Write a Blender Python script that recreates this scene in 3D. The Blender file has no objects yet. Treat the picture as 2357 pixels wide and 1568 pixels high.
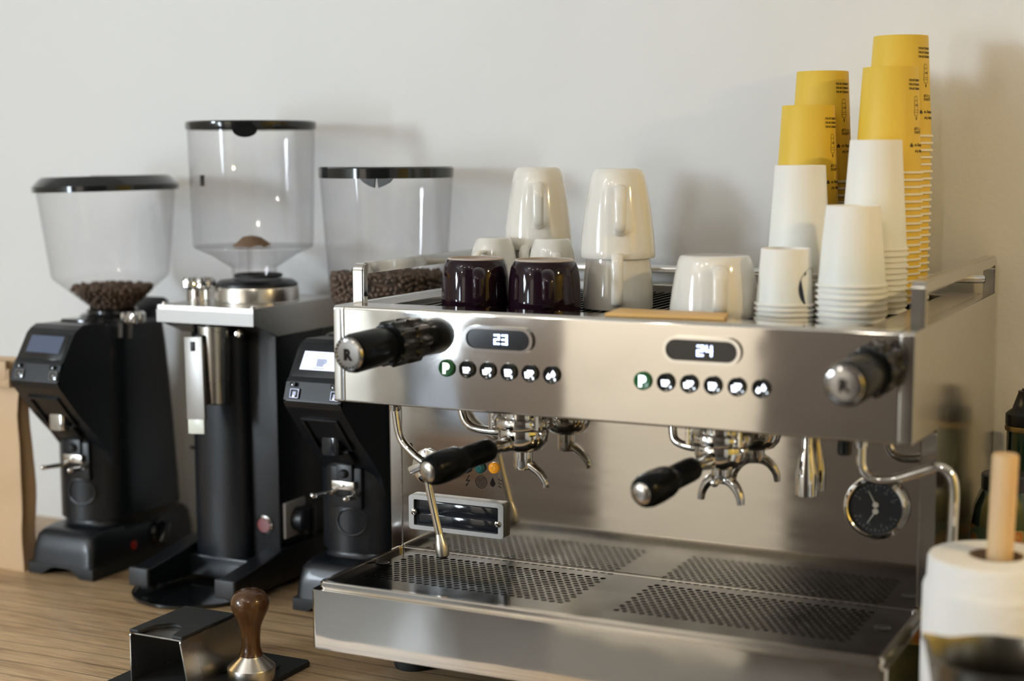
import bpy, bmesh, math, random
from mathutils import Matrix, Vector, noise
random.seed(7)
sc = bpy.context.scene
COL = sc.collection
PI = math.pi
R = math.radians

# ------------------------------------------------------------------ materials
def new_mat(name):
    m = bpy.data.materials.new(name); m.use_nodes = True
    return m, m.node_tree.nodes, m.node_tree.links
def pbr(name, col, rough=.5, metal=0., coat=0., bump=0., bscale=200., var=0., vscale=8., emit=None, es=0., trans=0., ior=1.45, rvar=0., stretch=None, spec=.5, sss=0., bdist=.002):
    m, n, l = new_mat(name); b = n['Principled BSDF']
    b.inputs['Base Color'].default_value = (*col, 1); b.inputs['Roughness'].default_value = rough
    b.inputs['Metallic'].default_value = metal; b.inputs['Coat Weight'].default_value = coat
    b.inputs['IOR'].default_value = ior; b.inputs['Transmission Weight'].default_value = trans
    b.inputs['Specular IOR Level'].default_value = spec
    if sss: b.inputs['Subsurface Weight'].default_value = sss; b.inputs['Subsurface Scale'].default_value = .01
    if emit: b.inputs['Emission Color'].default_value = (*emit, 1); b.inputs['Emission Strength'].default_value = es
    tc = n.new('ShaderNodeTexCoord'); mp = n.new('ShaderNodeMapping'); l.new(tc.outputs['Object'], mp.inputs[0])
    if stretch: mp.inputs['Scale'].default_value = stretch
    if var or rvar:
        t = n.new('ShaderNodeTexNoise'); t.inputs['Scale'].default_value = vscale; t.inputs['Detail'].default_value = 4
        l.new(mp.outputs[0], t.inputs['Vector'])
        if var:
            mx = n.new('ShaderNodeMix'); mx.data_type = 'RGBA'
            mx.inputs['A'].default_value = (*[c*(1-var) for c in col], 1); mx.inputs['B'].default_value = (*[min(1, c*(1+var)) for c in col], 1)
            l.new(t.outputs['Fac'], mx.inputs['Factor']); l.new(mx.outputs['Result'], b.inputs['Base Color'])
        if rvar:
            mr = n.new('ShaderNodeMapRange'); mr.inputs['From Min'].default_value = .35; mr.inputs['From Max'].default_value = .65
            mr.inputs['To Min'].default_value = rough; mr.inputs['To Max'].default_value = rough+rvar
            l.new(t.outputs['Fac'], mr.inputs['Value']); l.new(mr.outputs[0], b.inputs['Roughness'])
    if bump:
        t2 = n.new('ShaderNodeTexNoise'); t2.inputs['Scale'].default_value = bscale; t2.inputs['Detail'].default_value = 3
        l.new(mp.outputs[0], t2.inputs['Vector'])
        bp = n.new('ShaderNodeBump'); bp.inputs['Strength'].default_value = bump; bp.inputs['Distance'].default_value = bdist
        l.new(t2.outputs['Fac'], bp.inputs['Height']); l.new(bp.outputs[0], b.inputs['Normal'])
    return m
M = {}
M['mirror'] = pbr('polished_steel', (.74, .72, .69), .045, 1, rvar=.04, vscale=6)
M['fascia'] = pbr('fascia_steel', (.72, .69, .64), .045, 1, rvar=.03, vscale=6, bump=1, bscale=3.2, bdist=.0015)
M['splash'] = pbr('splash_steel', (.66, .63, .58), .05, 1, rvar=.05, vscale=5, stretch=(.3, 1, 6))
M['chrome'] = pbr('chrome', (.80, .79, .77), .05, 1)
M['brushed'] = pbr('brushed_steel', (.56, .535, .50), .27, 1, bump=.12, bscale=60, stretch=(1, 1, 30))
M['satin'] = pbr('satin_steel', (.62, .59, .54), .22, 1, rvar=.08)
M['sidesteel'] = pbr('side_steel', (.62, .60, .55), .14, 1, rvar=.06)
M['tray'] = pbr('tray_steel', (.05, .048, .046), .10, 1, rvar=.12, vscale=18)
M['traylip'] = pbr('tray_lip_steel', (.70, .67, .63), .1, 1, rvar=.05)
M['well'] = pbr('tray_well', (.045, .042, .04), .4, .6)
M['black'] = pbr('black_plastic', (.009, .010, .012), .36, bump=.05, bscale=900)
M['blackpaint'] = pbr('black_painted_metal', (.007, .009, .012), .34, bump=.06, bscale=1200, coat=.1)
M['gloss'] = pbr('gloss_black', (.008, .009, .010), .1, coat=.4)
M['knobblack'] = pbr('satin_black', (.004, .005, .006), .22, spec=.12)
M['caprubber'] = pbr('grey_black_rubber', (.035, .037, .040), .45)
M['capsteel'] = pbr('dim_cap_steel', (.42, .41, .40), .16, 1)
M['jug'] = pbr('dark_jug_steel', (.22, .21, .185), .28, 1)  # plain steel, set darker so the jug interior reads dark
M['rubber'] = pbr('rubber', (.016, .017, .018), .6, bump=.1, bscale=900)
M['dark'] = pbr('dark_void', (.006, .006, .007), .5)
M['smoke'] = pbr('smoked_cover', (.012, .014, .018), .08, coat=.3)
M['ceramic'] = pbr('cream_ceramic', (.80, .765, .69), .12, coat=.6)
M['plum'] = pbr('dark_plum_glaze', (.014, .005, .010), .05, spec=.42)
M['foot_clay'] = pbr('unglazed_foot', (.52, .43, .36), .6)
M['paperwhite'] = pbr('white_paper_cup', (.84, .80, .74), .48, bump=.04, bscale=600, sss=.15)
M['paperyellow'] = pbr('yellow_paper_cup', (.74, .50, .055), .5, bump=.04, bscale=600)
M['rim'] = pbr('paper_rim', (.80, .74, .58), .5)
M['ink'] = pbr('printed_ink', (.06, .045, .015), .6)
M['navy'] = pbr('navy_ink', (.015, .018, .04), .5)
M['etch'] = pbr('etched_black', (.015, .012, .010), .8, spec=.1)
M['alu'] = pbr('anodised_aluminium', (.40, .385, .365), .42, .6)
M['towel'] = pbr('paper_towel', (.83, .80, .75), .9, bump=.6, bscale=55, stretch=(1, 1, 2.2), sss=.1)
M['core'] = pbr('cardboard_core', (.35, .27, .19), .8)
M['dowel'] = pbr('pine_dowel', (.66, .45, .24), .55, var=.12, vscale=10, stretch=(8, 8, .8))
M['handlewood'] = pbr('varnished_wood', (.080, .034, .011), .2, coat=.3, var=.55, vscale=14, stretch=(6, 6, .9))
M['bamboo'] = pbr('bamboo_board', (.72, .44, .15), .45, var=.15, vscale=8, stretch=(2, 14, 2))
M['red'] = pbr('red_button', (.16, .006, .008), .2, coat=.6)
M['redlamp'] = pbr('red_lamp', (.30, .015, .012), .25)
M['teal'] = pbr('teal_lens', (.01, .11, .10), .12, coat=.6)
M['amber'] = pbr('amber_lens', (.75, .30, .015), .12, coat=.6, emit=(.9, .35, .02), es=.25)
M['greenb'] = pbr('green_button', (.012, .11, .03), .3)
M['lcd_off'] = pbr('dim_lcd', (.10, .125, .19), .3)
M['lcd_on'] = pbr('lit_lcd', (.6, .65, .8), .3, emit=(.74, .80, 1.0), es=1.05)
M['lcd_ink'] = pbr('lcd_ink', (.2, .22, .3), .4, emit=(.45, .5, .68), es=.8)
M['led'] = pbr('white_led', (.8, .85, .95), .4, emit=(.88, .94, 1), es=2.6)
M['digit'] = pbr('blue_led_digit', (.6, .7, 1), .4, emit=(.55, .65, 1), es=5.)
M['socket'] = pbr('grey_socket', (.42, .40, .37), .5)
M['greenbottle'] = pbr('dark_green_bottle', (.012, .035, .022), .15, coat=.5)
M['cap'] = pbr('navy_black_cap', (.008, .011, .02), .35)
M['label'] = None
M['bean'] = pbr('roasted_bean', (.125, .075, .045), .5, var=.45, vscale=60)
M['beancore'] = pbr('bean_shadow_mass', (.02, .010, .006), .8)
M['brown_dust'] = pbr('coffee_dust', (.22, .13, .07), .8)

def wood(name, c1, c2, c3, rot=0., scale=1.):
    m, n, l = new_mat(name); b = n['Principled BSDF']; b.inputs['Roughness'].default_value = .42
    tc = n.new('ShaderNodeTexCoord'); mp = n.new('ShaderNodeMapping'); l.new(tc.outputs['Object'], mp.inputs[0])
    mp.inputs['Rotation'].default_value = (0, 0, rot); mp.inputs['Scale'].default_value = (1.2*scale, 14*scale, 6)
    t = n.new('ShaderNodeTexNoise'); t.inputs['Scale'].default_value = 2.2; t.inputs['Detail'].default_value = 9; t.inputs['Roughness'].default_value = .62; t.inputs['Distortion'].default_value = .6
    l.new(mp.outputs[0], t.inputs['Vector'])
    r = n.new('ShaderNodeValToRGB'); l.new(t.outputs['Fac'], r.inputs[0])
    e = r.color_ramp.elements; e[0].position = .30; e[0].color = (*c3, 1); e[1].position = .68; e[1].color = (*c1, 1)
    k = e.new(.45); k.color = (*c2, 1)
    t3 = n.new('ShaderNodeTexNoise'); t3.inputs['Scale'].default_value = 30; t3.inputs['Detail'].default_value = 4
    mp3 = n.new('ShaderNodeMapping'); mp3.inputs['Rotation'].default_value = (0, 0, rot); mp3.inputs['Scale'].default_value = (.6, 9, 1)
    l.new(tc.outputs['Object'], mp3.inputs[0]); l.new(mp3.outputs[0], t3.inputs['Vector'])
    mm = n.new('ShaderNodeMapRange'); mm.inputs['From Min'].default_value = .3; mm.inputs['From Max'].default_value = .7; mm.inputs['To Min'].default_value = .72; mm.inputs['To Max'].default_value = 1.08
    l.new(t3.outputs['Fac'], mm.inputs['Value'])
    mx = n.new('ShaderNodeMix'); mx.data_type = 'RGBA'; mx.blend_type = 'MULTIPLY'; mx.inputs['Factor'].default_value = 1
    l.new(r.outputs[0], mx.inputs['A']); l.new(mm.outputs[0], mx.inputs['B'])
    # dark line grain figure
    w = n.new('ShaderNodeTexWave'); w.wave_type = 'BANDS'; w.bands_direction = 'Y'; w.inputs['Scale'].default_value = 2.3; w.inputs['Distortion'].default_value = 9; w.inputs['Detail'].default_value = 3; w.inputs['Detail Scale'].default_value = .7
    mp4 = n.new('ShaderNodeMapping'); mp4.inputs['Rotation'].default_value = (0, 0, rot); mp4.inputs['Scale'].default_value = (.5, 3.2, 1)
    l.new(tc.outputs['Object'], mp4.inputs[0]); l.new(mp4.outputs[0], w.inputs['Vector'])
    wr = n.new('ShaderNodeMapRange'); wr.inputs['From Min'].default_value = 0; wr.inputs['From Max'].default_value = .06; wr.inputs['To Min'].default_value = .58; wr.inputs['To Max'].default_value = 1
    l.new(w.outputs['Fac'], wr.inputs['Value'])
    mx2 = n.new('ShaderNodeMix'); mx2.data_type = 'RGBA'; mx2.blend_type = 'MULTIPLY'; mx2.inputs['Factor'].default_value = 1
    l.new(mx.outputs['Result'], mx2.inputs['A']); l.new(wr.outputs[0], mx2.inputs['B'])
    l.new(mx2.outputs['Result'], b.inputs['Base Color'])
    bp = n.new('ShaderNodeBump'); bp.inputs['Strength'].default_value = .12; bp.inputs['Distance'].default_value = .001
    l.new(t.outputs['Fac'], bp.inputs['Height']); l.new(bp.outputs[0], b.inputs['Normal'])
    return m
M['oak'] = wood('oak_worktop', (.66, .465, .27), (.55, .37, .20), (.27, .16, .08), R(-4))

def plaster(name, col, bump=.25, crack=False):
    m, n, l = new_mat(name); b = n['Principled BSDF']; b.inputs['Roughness'].default_value = .62
    b.inputs['Base Color'].default_value = (*col, 1)
    tc = n.new('ShaderNodeTexCoord')
    t = n.new('ShaderNodeTexNoise'); t.inputs['Scale'].default_value = 130; t.inputs['Detail'].default_value = 4
    t2 = n.new('ShaderNodeTexNoise'); t2.inputs['Scale'].default_value = 4.5; t2.inputs['Detail'].default_value = 2
    l.new(tc.outputs['Object'], t.inputs['Vector']); l.new(tc.outputs['Object'], t2.inputs['Vector'])
    b1 = n.new('ShaderNodeBump'); b1.inputs['Strength'].default_value = bump; b1.inputs['Distance'].default_value = .0015
    l.new(t.outputs['Fac'], b1.inputs['Height'])
    b2 = n.new('ShaderNodeBump'); b2.inputs['Strength'].default_value = .35; b2.inputs['Distance'].default_value = .02
    l.new(t2.outputs['Fac'], b2.inputs['Height']); l.new(b1.outputs[0], b2.inputs['Normal']); l.new(b2.outputs[0], b.inputs['Normal'])
    return m
M['wall'] = plaster('white_plaster', (.77, .768, .755))
M['wallrear'] = plaster('beige_wall', (.74, .695, .62), .1)
M['taupe'] = plaster('taupe_wall', (.10, .085, .075), .1)
M['mustard'] = plaster('mustard_wall', (.72, .52, .10), .1)
M['ceil'] = plaster('ceiling_white', (.78, .77, .75), .1)
M['floor'] = pbr('grey_floor', (.10, .098, .095), .35, var=.15, vscale=3)
M['walnut'] = pbr('brown_door_wood', (.27, .155, .08), .4, var=.3, vscale=4, stretch=(6, 6, .7))
M['greybrown'] = pbr('grey_brown_panel', (.17, .14, .12), .5)
M['charcoal'] = pbr('charcoal_frame', (.03, .032, .036), .4)

def thin_clear(name, tint, dark=.72, ior=1.45, rough=.02, haze=0.):
    m, n, l = new_mat(name); n.remove(n['Principled BSDF']); out = n['Material Output']
    tr = n.new('ShaderNodeBsdfTransparent'); gl = n.new('ShaderNodeBsdfGlossy'); gl.inputs['Roughness'].default_value = rough
    lw = n.new('ShaderNodeLayerWeight'); lw.inputs['Blend'].default_value = .3
    pw = n.new('ShaderNodeMath'); pw.operation = 'POWER'; pw.inputs[1].default_value = 4; l.new(lw.outputs['Facing'], pw.inputs[0])
    fr = n.new('ShaderNodeMath'); fr.operation = 'MULTIPLY_ADD'; fr.inputs[1].default_value = .55; fr.inputs[2].default_value = .02; l.new(pw.outputs[0], fr.inputs[0])
    mc = n.new('ShaderNodeMix'); mc.data_type = 'RGBA'; mc.inputs['A'].default_value = (*tint, 1); mc.inputs['B'].default_value = (*[c*dark for c in tint], 1)
    l.new(lw.outputs['Facing'], mc.inputs['Factor']); l.new(mc.outputs['Result'], tr.inputs['Color'])
    mx = n.new('ShaderNodeMixShader'); l.new(fr.outputs[0], mx.inputs[0]); l.new(tr.outputs[0], mx.inputs[1]); l.new(gl.outputs[0], mx.inputs[2])
    last = mx
    if haze:
        df = n.new('ShaderNodeBsdfDiffuse'); df.inputs['Color'].default_value = (.75, .72, .68, 1)
        m2 = n.new('ShaderNodeMixShader'); m2.inputs[0].default_value = haze; l.new(mx.outputs[0], m2.inputs[1]); l.new(df.outputs[0], m2.inputs[2]); last = m2
    l.new(last.outputs[0], out.inputs[0]); return m
M['clear'] = thin_clear('clear_polycarbonate', (.992, .99, .992), .86, haze=.008)
M['pane'] = thin_clear('window_pane', (.97, .98, .99), .9)

def label_mat():
    m, n, l = new_mat('floral_label'); b = n['Principled BSDF']; b.inputs['Roughness'].default_value = .5
    tc = n.new('ShaderNodeTexCoord'); v = n.new('ShaderNodeTexVoronoi'); v.inputs['Scale'].default_value = 48
    l.new(tc.outputs['Object'], v.inputs['Vector'])
    r = n.new('ShaderNodeValToRGB'); e = r.color_ramp.elements
    e[0].position = 0; e[0].color = (.45, .30, .08, 1); e[1].position = .62; e[1].color = (.03, .07, .05, 1)
    k = e.new(.28); k.color = (.38, .12, .03, 1); k = e.new(.42); k.color = (.25, .20, .07, 1)
    l.new(v.outputs['Distance'], r.inputs[0]); l.new(r.outputs[0], b.inputs['Base Color']); return m
M['label'] = label_mat()
def kraft():
    m = pbr('kraft_paper', (.60, .42, .25), .6, bump=.25, bscale=40, var=.1, vscale=10); return m
M['kraft'] = kraft()

# ------------------------------------------------------------------ object helpers
WL = {}
def obj(name, bm, mat, parent=None, sharp=35, wn=False):
    bmesh.ops.recalc_face_normals(bm, faces=bm.faces)
    me = bpy.data.meshes.new(name); bm.to_mesh(me); bm.free()
    o = bpy.data.objects.new(name, me); COL.objects.link(o)
    if parent is not None:
        loc = WL[parent.name]; me.transform(Matrix.Translation(-loc)); o.parent = parent; WL[o.name] = loc
    else:
        xs = [v.co.x for v in me.vertices]; ys = [v.co.y for v in me.vertices]; zs = [v.co.z for v in me.vertices]
        loc = Vector(((min(xs)+max(xs))/2, (min(ys)+max(ys))/2, min(zs)))
        me.transform(Matrix.Translation(-loc)); o.location = loc; WL[o.name] = loc
    me.shade_smooth(); me.set_sharp_from_angle(angle=R(sharp))
    if wn:
        md = o.modifiers.new('wn', 'WEIGHTED_NORMAL'); md.keep_sharp = True; md.weight = 100
    me.materials.append(M[mat] if isinstance(mat, str) else mat)
    return o
def thing(name, label, cat, loc, group=None):
    o = bpy.data.objects.new(name, None); COL.objects.link(o); o.empty_display_size = .03
    o.location = loc; o['label'] = label; o['category'] = cat
    if group: o['group'] = group
    WL[o.name] = Vector(loc); return o
def tag(o, label, cat, group=None, kind=None):
    o['label'] = label; o['category'] = cat
    if group: o['group'] = group
    if kind: o['kind'] = kind
    return o
def struct(name, bm, mat, **k):
    o = obj(name, bm, mat, **k); o['kind'] = 'structure'; return o
def part_label(o, t): o['label'] = t; return o

def B(): return bmesh.new()
def merge(dst, src, Mx=None):
    if Mx is not None: bmesh.ops.transform(src, matrix=Mx, verts=src.verts)
    me = bpy.data.meshes.new('tmp'); src.to_mesh(me); src.free(); dst.from_mesh(me); bpy.data.meshes.remove(me)
def box(bm, x0, x1, y0, y1, z0, z1, bev=0., seg=2, Mx=None):
    b = B(); bmesh.ops.create_cube(b, size=1)
    for v in b.verts:
        v.co = Vector(((x0+x1)/2+v.co.x*(x1-x0), (y0+y1)/2+v.co.y*(y1-y0), (z0+z1)/2+v.co.z*(z1-z0)))
    if bev: bmesh.ops.bevel(b, geom=list(b.edges), offset=bev, segments=seg, profile=.5, affect='EDGES')
    merge(bm, b, Mx); return bm
def fillet(pts, rad, n=5):
    out = []
    N = len(pts)
    for i, p in enumerate(pts):
        r = rad[i] if isinstance(rad, (list, tuple)) else rad
        if not r: out.append(Vector(p)); continue
        p = Vector(p); a = (Vector(pts[i-1])-p); c = (Vector(pts[(i+1) % N])-p)
        la, lc = a.length, c.length; a.normalize(); c.normalize()
        ang = a.angle(c); d = min(r/math.tan(ang/2), la*.49, lc*.49); rr = d*math.tan(ang/2)
        cen = p+(a+c).normalized()*(rr/math.sin(ang/2))
        s = p+a*d-cen; e = p+c*d-cen
        a0 = math.atan2(s.y, s.x); a1 = math.atan2(e.y, e.x); da = (a1-a0+PI) % (2*PI)-PI
        for k in range(n+1):
            t = a0+da*k/n; out.append(cen+Vector((math.cos(t), math.sin(t)))*rr)
    return out
def prism(bm, pts, axis, a0, a1, bev=0., seg=2, Mx=None):
    """extrude 2D outline along axis. axis 'x': pts=(y,z); 'y': pts=(x,z); 'z': pts=(x,y)"""
    b = B()
    def P(p, a):
        return {'x': (a, p[0], p[1]), 'y': (p[0], a, p[1]), 'z': (p[0], p[1], a)}[axis]
    A = [b.verts.new(P(p, a0)) for p in pts]; C = [b.verts.new(P(p, a1)) for p in pts]
    N = len(pts); f0 = b.faces.new(A); f1 = b.faces.new(C[::-1])
    for i in range(N): b.faces.new((A[i], A[(i+1) % N], C[(i+1) % N], C[i]))
    if bev:
        es = [e for e in b.edges if (e in f0.edges or e in f1.edges)]
        bmesh.ops.bevel(b, geom=es, offset=bev, segments=seg, profile=.5, affect='EDGES')
    merge(bm, b, Mx); return bm
def frame_prism(bm, outer, inner, axis, a0, a1, Mx=None):
    """ring between two outlines with equal point counts"""
    b = B()
    def P(p, a):
        return {'x': (a, p[0], p[1]), 'y': (p[0], a, p[1]), 'z': (p[0], p[1], a)}[axis]
    N = len(outer)
    L = [[b.verts.new(P(p, a)) for p in q] for q, a in ((outer, a0), (inner, a0), (inner, a1), (outer, a1))]
    for k in range(4):
        A, C = L[k], L[(k+1) % 4]
        for i in range(N): b.faces.new((A[i], A[(i+1) % N], C[(i+1) % N], C[i]))
    merge(bm, b, Mx); return bm
def rrect(x0, x1, y0, y1, r, n=5): return fillet([(x0, y0), (x1, y0), (x1, y1), (x0, y1)], r, n)
def lathe(bm, prof, c=(0, 0, 0), seg=40, Mx=None, close=False, a0=0., a1=2*PI):
    b = B(); rings = []
    full = abs(a1-a0-2*PI) < 1e-6; ns = seg if full else seg+1
    for r, z in prof:
        if r < 1e-7: rings.append([b.verts.new((0, 0, z))])
        else: rings.append([b.verts.new((r*math.cos(a0+(a1-a0)*i/seg), r*math.sin(a0+(a1-a0)*i/seg), z)) for i in range(ns)])
    prs = list(zip(rings[:-1], rings[1:]))
    if close: prs.append((rings[-1], rings[0]))
    for A, C in prs:
        for i in range(seg):
            j = (i+1) % ns
            if len(A) == 1 and len(C) == 1: continue
            if len(A) == 1: b.faces.new((A[0], C[j], C[i]))
            elif len(C) == 1: b.faces.new((A[i], A[j], C[0]))
            else: b.faces.new((A[i], A[j], C[j], C[i]))
    T = Matrix.Translation(Vector(c))
    merge(bm, b, T @ Mx if Mx is not None else T); return bm
def axisM(d):
    """rotation taking +Z to direction d"""
    return Vector((0, 0, 1)).rotation_difference(Vector(d).normalized()).to_matrix().to_4x4()
def smooth_path(pts, n=6):
    P = [Vector(p) for p in pts]; P = [P[0]*2-P[1]]+P+[P[-1]*2-P[-2]]; out = []
    for i in range(1, len(P)-2):
        for k in range(n):
            t = k/n; a, b_, c, d = P[i-1], P[i], P[i+1], P[i+2]
            out.append(.5*((2*b_)+(-a+c)*t+(2*a-5*b_+4*c-d)*t*t+(-a+3*b_-3*c+d)*t**3))
    out.append(P[-2]); return out
def tube(bm, pts, rad, seg=14, cap=True, Mx=None, flat=None):
    b = B(); P = [Vector(p) for p in pts]; n = len(P)
    rs = rad if isinstance(rad, (list, tuple)) else [rad]*n
    T = [(P[min(i+1, n-1)]-P[max(i-1, 0)]).normalized() for i in range(n)]
    up = Vector((0, 0, 1)) if abs(T[0].z) < .9 else Vector((1, 0, 0))
    N = (up-T[0]*up.dot(T[0])).normalized(); rings = []
    for i in range(n):
        if i: N = (N-T[i]*N.dot(T[i])).normalized()
        Bn = T[i].cross(N)
        fx, fy = flat if flat else (1, 1)
        rings.append([b.verts.new(P[i]+rs[i]*(N*math.cos(2*PI*k/seg)*fx+Bn*math.sin(2*PI*k/seg)*fy)) for k in range(seg)])
    for A, C in zip(rings[:-1], rings[1:]):
        for k in range(seg): b.faces.new((A[k], A[(k+1) % seg], C[(k+1) % seg], C[k]))
    if cap: b.faces.new(rings[0][::-1]); b.faces.new(rings[-1])
    merge(bm, b, Mx); return bm
def loft(bm, rings, cap=True):
    b = B(); V = [[b.verts.new(p) for p in r] for r in rings]; N = len(V[0])
    for A, C in zip(V[:-1], V[1:]):
        for i in range(N): b.faces.new((A[i], A[(i+1) % N], C[(i+1) % N], C[i]))
    if cap: b.faces.new(V[0][::-1]); b.faces.new(V[-1])
    merge(bm, b); return bm
def ball(bm, c, r, sx=1, sy=1, sz=1, sub=2, Mx=None):
    b = B(); bmesh.ops.create_icosphere(b, subdivisions=sub, radius=r)
    for v in b.verts: v.co = Vector((v.co.x*sx, v.co.y*sy, v.co.z*sz))
    T = Matrix.Translation(Vector(c)); merge(bm, b, T @ Mx if Mx is not None else T); return bm
def text_bm(s, size, extr=.0002, align='LEFT', bold=0.):
    cu = bpy.data.curves.new('t', 'FONT'); cu.body = s; cu.size = size; cu.extrude = extr; cu.align_x = align; cu.resolution_u = 3; cu.offset = bold
    o = bpy.data.objects.new('t', cu); COL.objects.link(o); dg = bpy.context.evaluated_depsgraph_get(); dg.update()
    me = bpy.data.meshes.new_from_object(o.evaluated_get(dg)); b = B(); b.from_mesh(me)
    bpy.data.objects.remove(o); bpy.data.curves.remove(cu); bpy.data.meshes.remove(me); return b
def faceM(x, y, z, s=1.):   # local (u,v,w) -> X, Z, -Y
    return Matrix(((s, 0, 0, x), (0, 0, -s, y), (0, s, 0, z), (0, 0, 0, 1)))
def poly(bm, pts, Mx, th=.0006, z0=0.):
    b = B(); A = [b.verts.new((p[0], p[1], z0)) for p in pts]; C = [b.verts.new((p[0], p[1], z0+th)) for p in pts]; N = len(A)
    b.faces.new(A[::-1]); b.faces.new(C)
    for i in range(N): b.faces.new((A[i], A[(i+1) % N], C[(i+1) % N], C[i]))
    merge(bm, b, Mx); return bm
def disc(n, r, cx=0, cy=0, sx=1, sy=1): return [(cx+r*sx*math.cos(2*PI*i/n), cy+r*sy*math.sin(2*PI*i/n)) for i in range(n)]

# ================================================================== SETTING
WY = .60
b = B(); box(b, -3., 2.6, WY, WY+.12, -.95, 2.0); struct('wall_back', b, 'wall')
b = B(); box(b, -3., 2.6, -4.6, .72, -1.05, -.95); struct('floor', b, 'floor')
b = B(); box(b, -3., 2.6, -4.6, .72, 2.0, 2.1); struct('ceiling', b, 'ceil')
# left wall with a window opening
WX = -2.6
wy0, wy1, wz0, wz1 = -3.35, -2.55, .55, 1.75
b = B()
box(b, WX-.12, WX, -4.5, wy0, -.95, 2.0); box(b, WX-.12, WX, wy1, .6, -.95, 2.0)
box(b, WX-.12, WX, wy0, wy1, -.95, wz0); box(b, WX-.12, WX, wy0, wy1, wz1, 2.0)
struct('wall_left', b, 'wallrear')
b = B(); frame_prism(b, [(wy0, wz0), (wy1, wz0), (wy1, wz1), (wy0, wz1)], [(wy0+.04, wz0+.04), (wy1-.04, wz0+.04), (wy1-.04, wz1-.04), (wy0+.04, wz1-.04)], 'x', WX-.09, WX-.03)
for k in (1, 2): box(b, WX-.075, WX-.045, wy0+k*.27-.012, wy0+k*.27+.012, wz0+.04, wz1-.04)
win = struct('window_1', b, 'charcoal')
b = B(); box(b, WX-.064, WX-.058, wy0+.03, wy1-.03, wz0+.03, wz1-.03); obj('pane', b, 'pane', win)
# right wall
b = B(); box(b, 2.4, 2.52, -4.5, .6, -.95, 2.0); struct('wall_right', b, 'wallrear')
b = B(); box(b, 2.37, 2.40, -1.7, .1, -.1, 1.3); struct('trim_5', b, 'mustard')
b = B(); box(b, -1.72, -1.16, -4.2, -3.5, -.95, .12, .005); struct('trim_3', b, 'greybrown')
b = B(); box(b, -1.10, -.37, -3.30, -3.20, -.95, 2.0); struct('trim_4', b, 'wallrear')
# rear wall: beige, with a second window, a timber door and a dark frame
RY = -4.4
b = B()
box(b, -2.6, -2.5, RY-.12, RY, -.95, 2.0); box(b, -2.5, -1.95, RY-.12, RY, 1.0, 2.0); box(b, -2.5, -1.95, RY-.12, RY, -.95, -.6)
box(b, -1.95, -.55, RY-.12, RY, -.95, 2.0)
struct('wall_rear', b, 'wallrear')
b = B(); box(b, -.55, 2.4, RY-.10, RY, -.95, 2.0); struct('wall_rear_right', b, 'wallrear')
b = B(); box(b, -.37, 2.4, -3.30, -3.18, -.95, 2.0); struct('trim_1', b, 'taupe')
b = B(); frame_prism(b, [(-2.5, -.6), (-1.95, -.6), (-1.95, 1.0), (-2.5, 1.0)], [(-2.46, -.56), (-1.99, -.56), (-1.99, .96), (-2.46, .96)], 'y', RY-.09, RY-.03)
win2 = struct('window_2', b, 'charcoal'); b = B(); box(b, -2.48, -1.97, RY-.064, RY-.058, -.58, .98); obj('pane', b, 'pane', win2)
b = B(); box(b, -1.72, -1.56, RY, RY+.06, -.95, .8, .005); struct('trim_2', b, 'charcoal')
b = B(); box(b, -2.6, -1.72, RY, RY+.05, -.95, -.61, .005)
for k in range(3): box(b, -2.56+k*.28, -2.32+k*.28, RY+.05, RY+.065, -.9, -.66, .01)
struct('door_1', b, 'walnut')
# worktop and its base
b = B(); box(b, -1.9, 1.7, -.315, WY, -.04, 0, .003); ct = tag(obj('worktop', b, 'oak'), 'light oak worktop carrying the grinders and the espresso machine', 'worktop')
b = B(); box(b, -1.88, 1.68, -.29, WY-.004, -.948, -.0405, .003); tag(obj('base_cabinet', b, 'charcoal'), 'dark cabinet under the light oak worktop', 'cabinet')
# tiny cracks and marks on the wall
def crack(pts, w=.0006):
    b = B(); tube(b, smooth_path(pts, 4), w, 5); return b

# ================================================================== ESPRESSO MACHINE
ZT, ZB, YS, ZR = .5422, .4059, .1517, .1657
XL0, XL1, XR0, XR1 = -.0156, .003, .772, .7906
YB = .572
mach = thing('espresso_machine', 'polished steel two-group espresso machine with cups stacked on top', 'espresso machine', (.3875, .25, 0))
side = [(0, ZB), (0, ZT), (YB, ZT), (YB, .03), (YS, .03), (YS, ZB)]
for (a, c, mt) in ((XL0, XL1, 'mirror'), (XR0, XR1, 'sidesteel')):
    b = B(); prism(b, fillet(side, [.004, .006, .006, .01, .004, .012], 4), 'x', a, c, .0025, 2)
    obj('side_panel', b, mt, mach, wn=True)
    ra = [(.052, ZT), (.052, .598), (YB+.003, .598), (YB+.003, ZT)]
    outer = fillet([(.052, ZT-.002), (.052, .598), (YB, .598), (YB, ZT-.002)], [0, .012, .012, 0], 5)
    inner = fillet([(.066, ZT-.002), (.066, .582), (YB-.014, .582), (YB-.014, ZT-.002)], [0, .005, .005, 0], 5)
    pts = outer+inner[::-1]
    b = B()
    # U shaped bar built as strip of quads
    bb = B(); N = len(outer); ax = a+.0005; cx = c-.0005
    V = [[bb.verts.new((x, p[0], p[1])) for p in L] for L, x in ((outer, ax), (inner, ax), (inner, cx), (outer, cx))]
    for k in range(4):
        A, C_ = V[k], V[(k+1) % 4]
        for i in range(N-1): bb.faces.new((A[i], A[i+1], C_[i+1], C_[i]))
    bmesh.ops.recalc_face_normals(bb, faces=bb.faces)
    es = [e for e in bb.edges if len(e.link_faces) == 2 and e.calc_face_angle() > R(60)]
    bmesh.ops.bevel(bb, geom=es, offset=.0018, segments=2, affect='EDGES')
    merge(b, bb); obj('cup_rail', b, 'mirror' if a < 0 else 'sidesteel', mach, wn=True)
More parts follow.
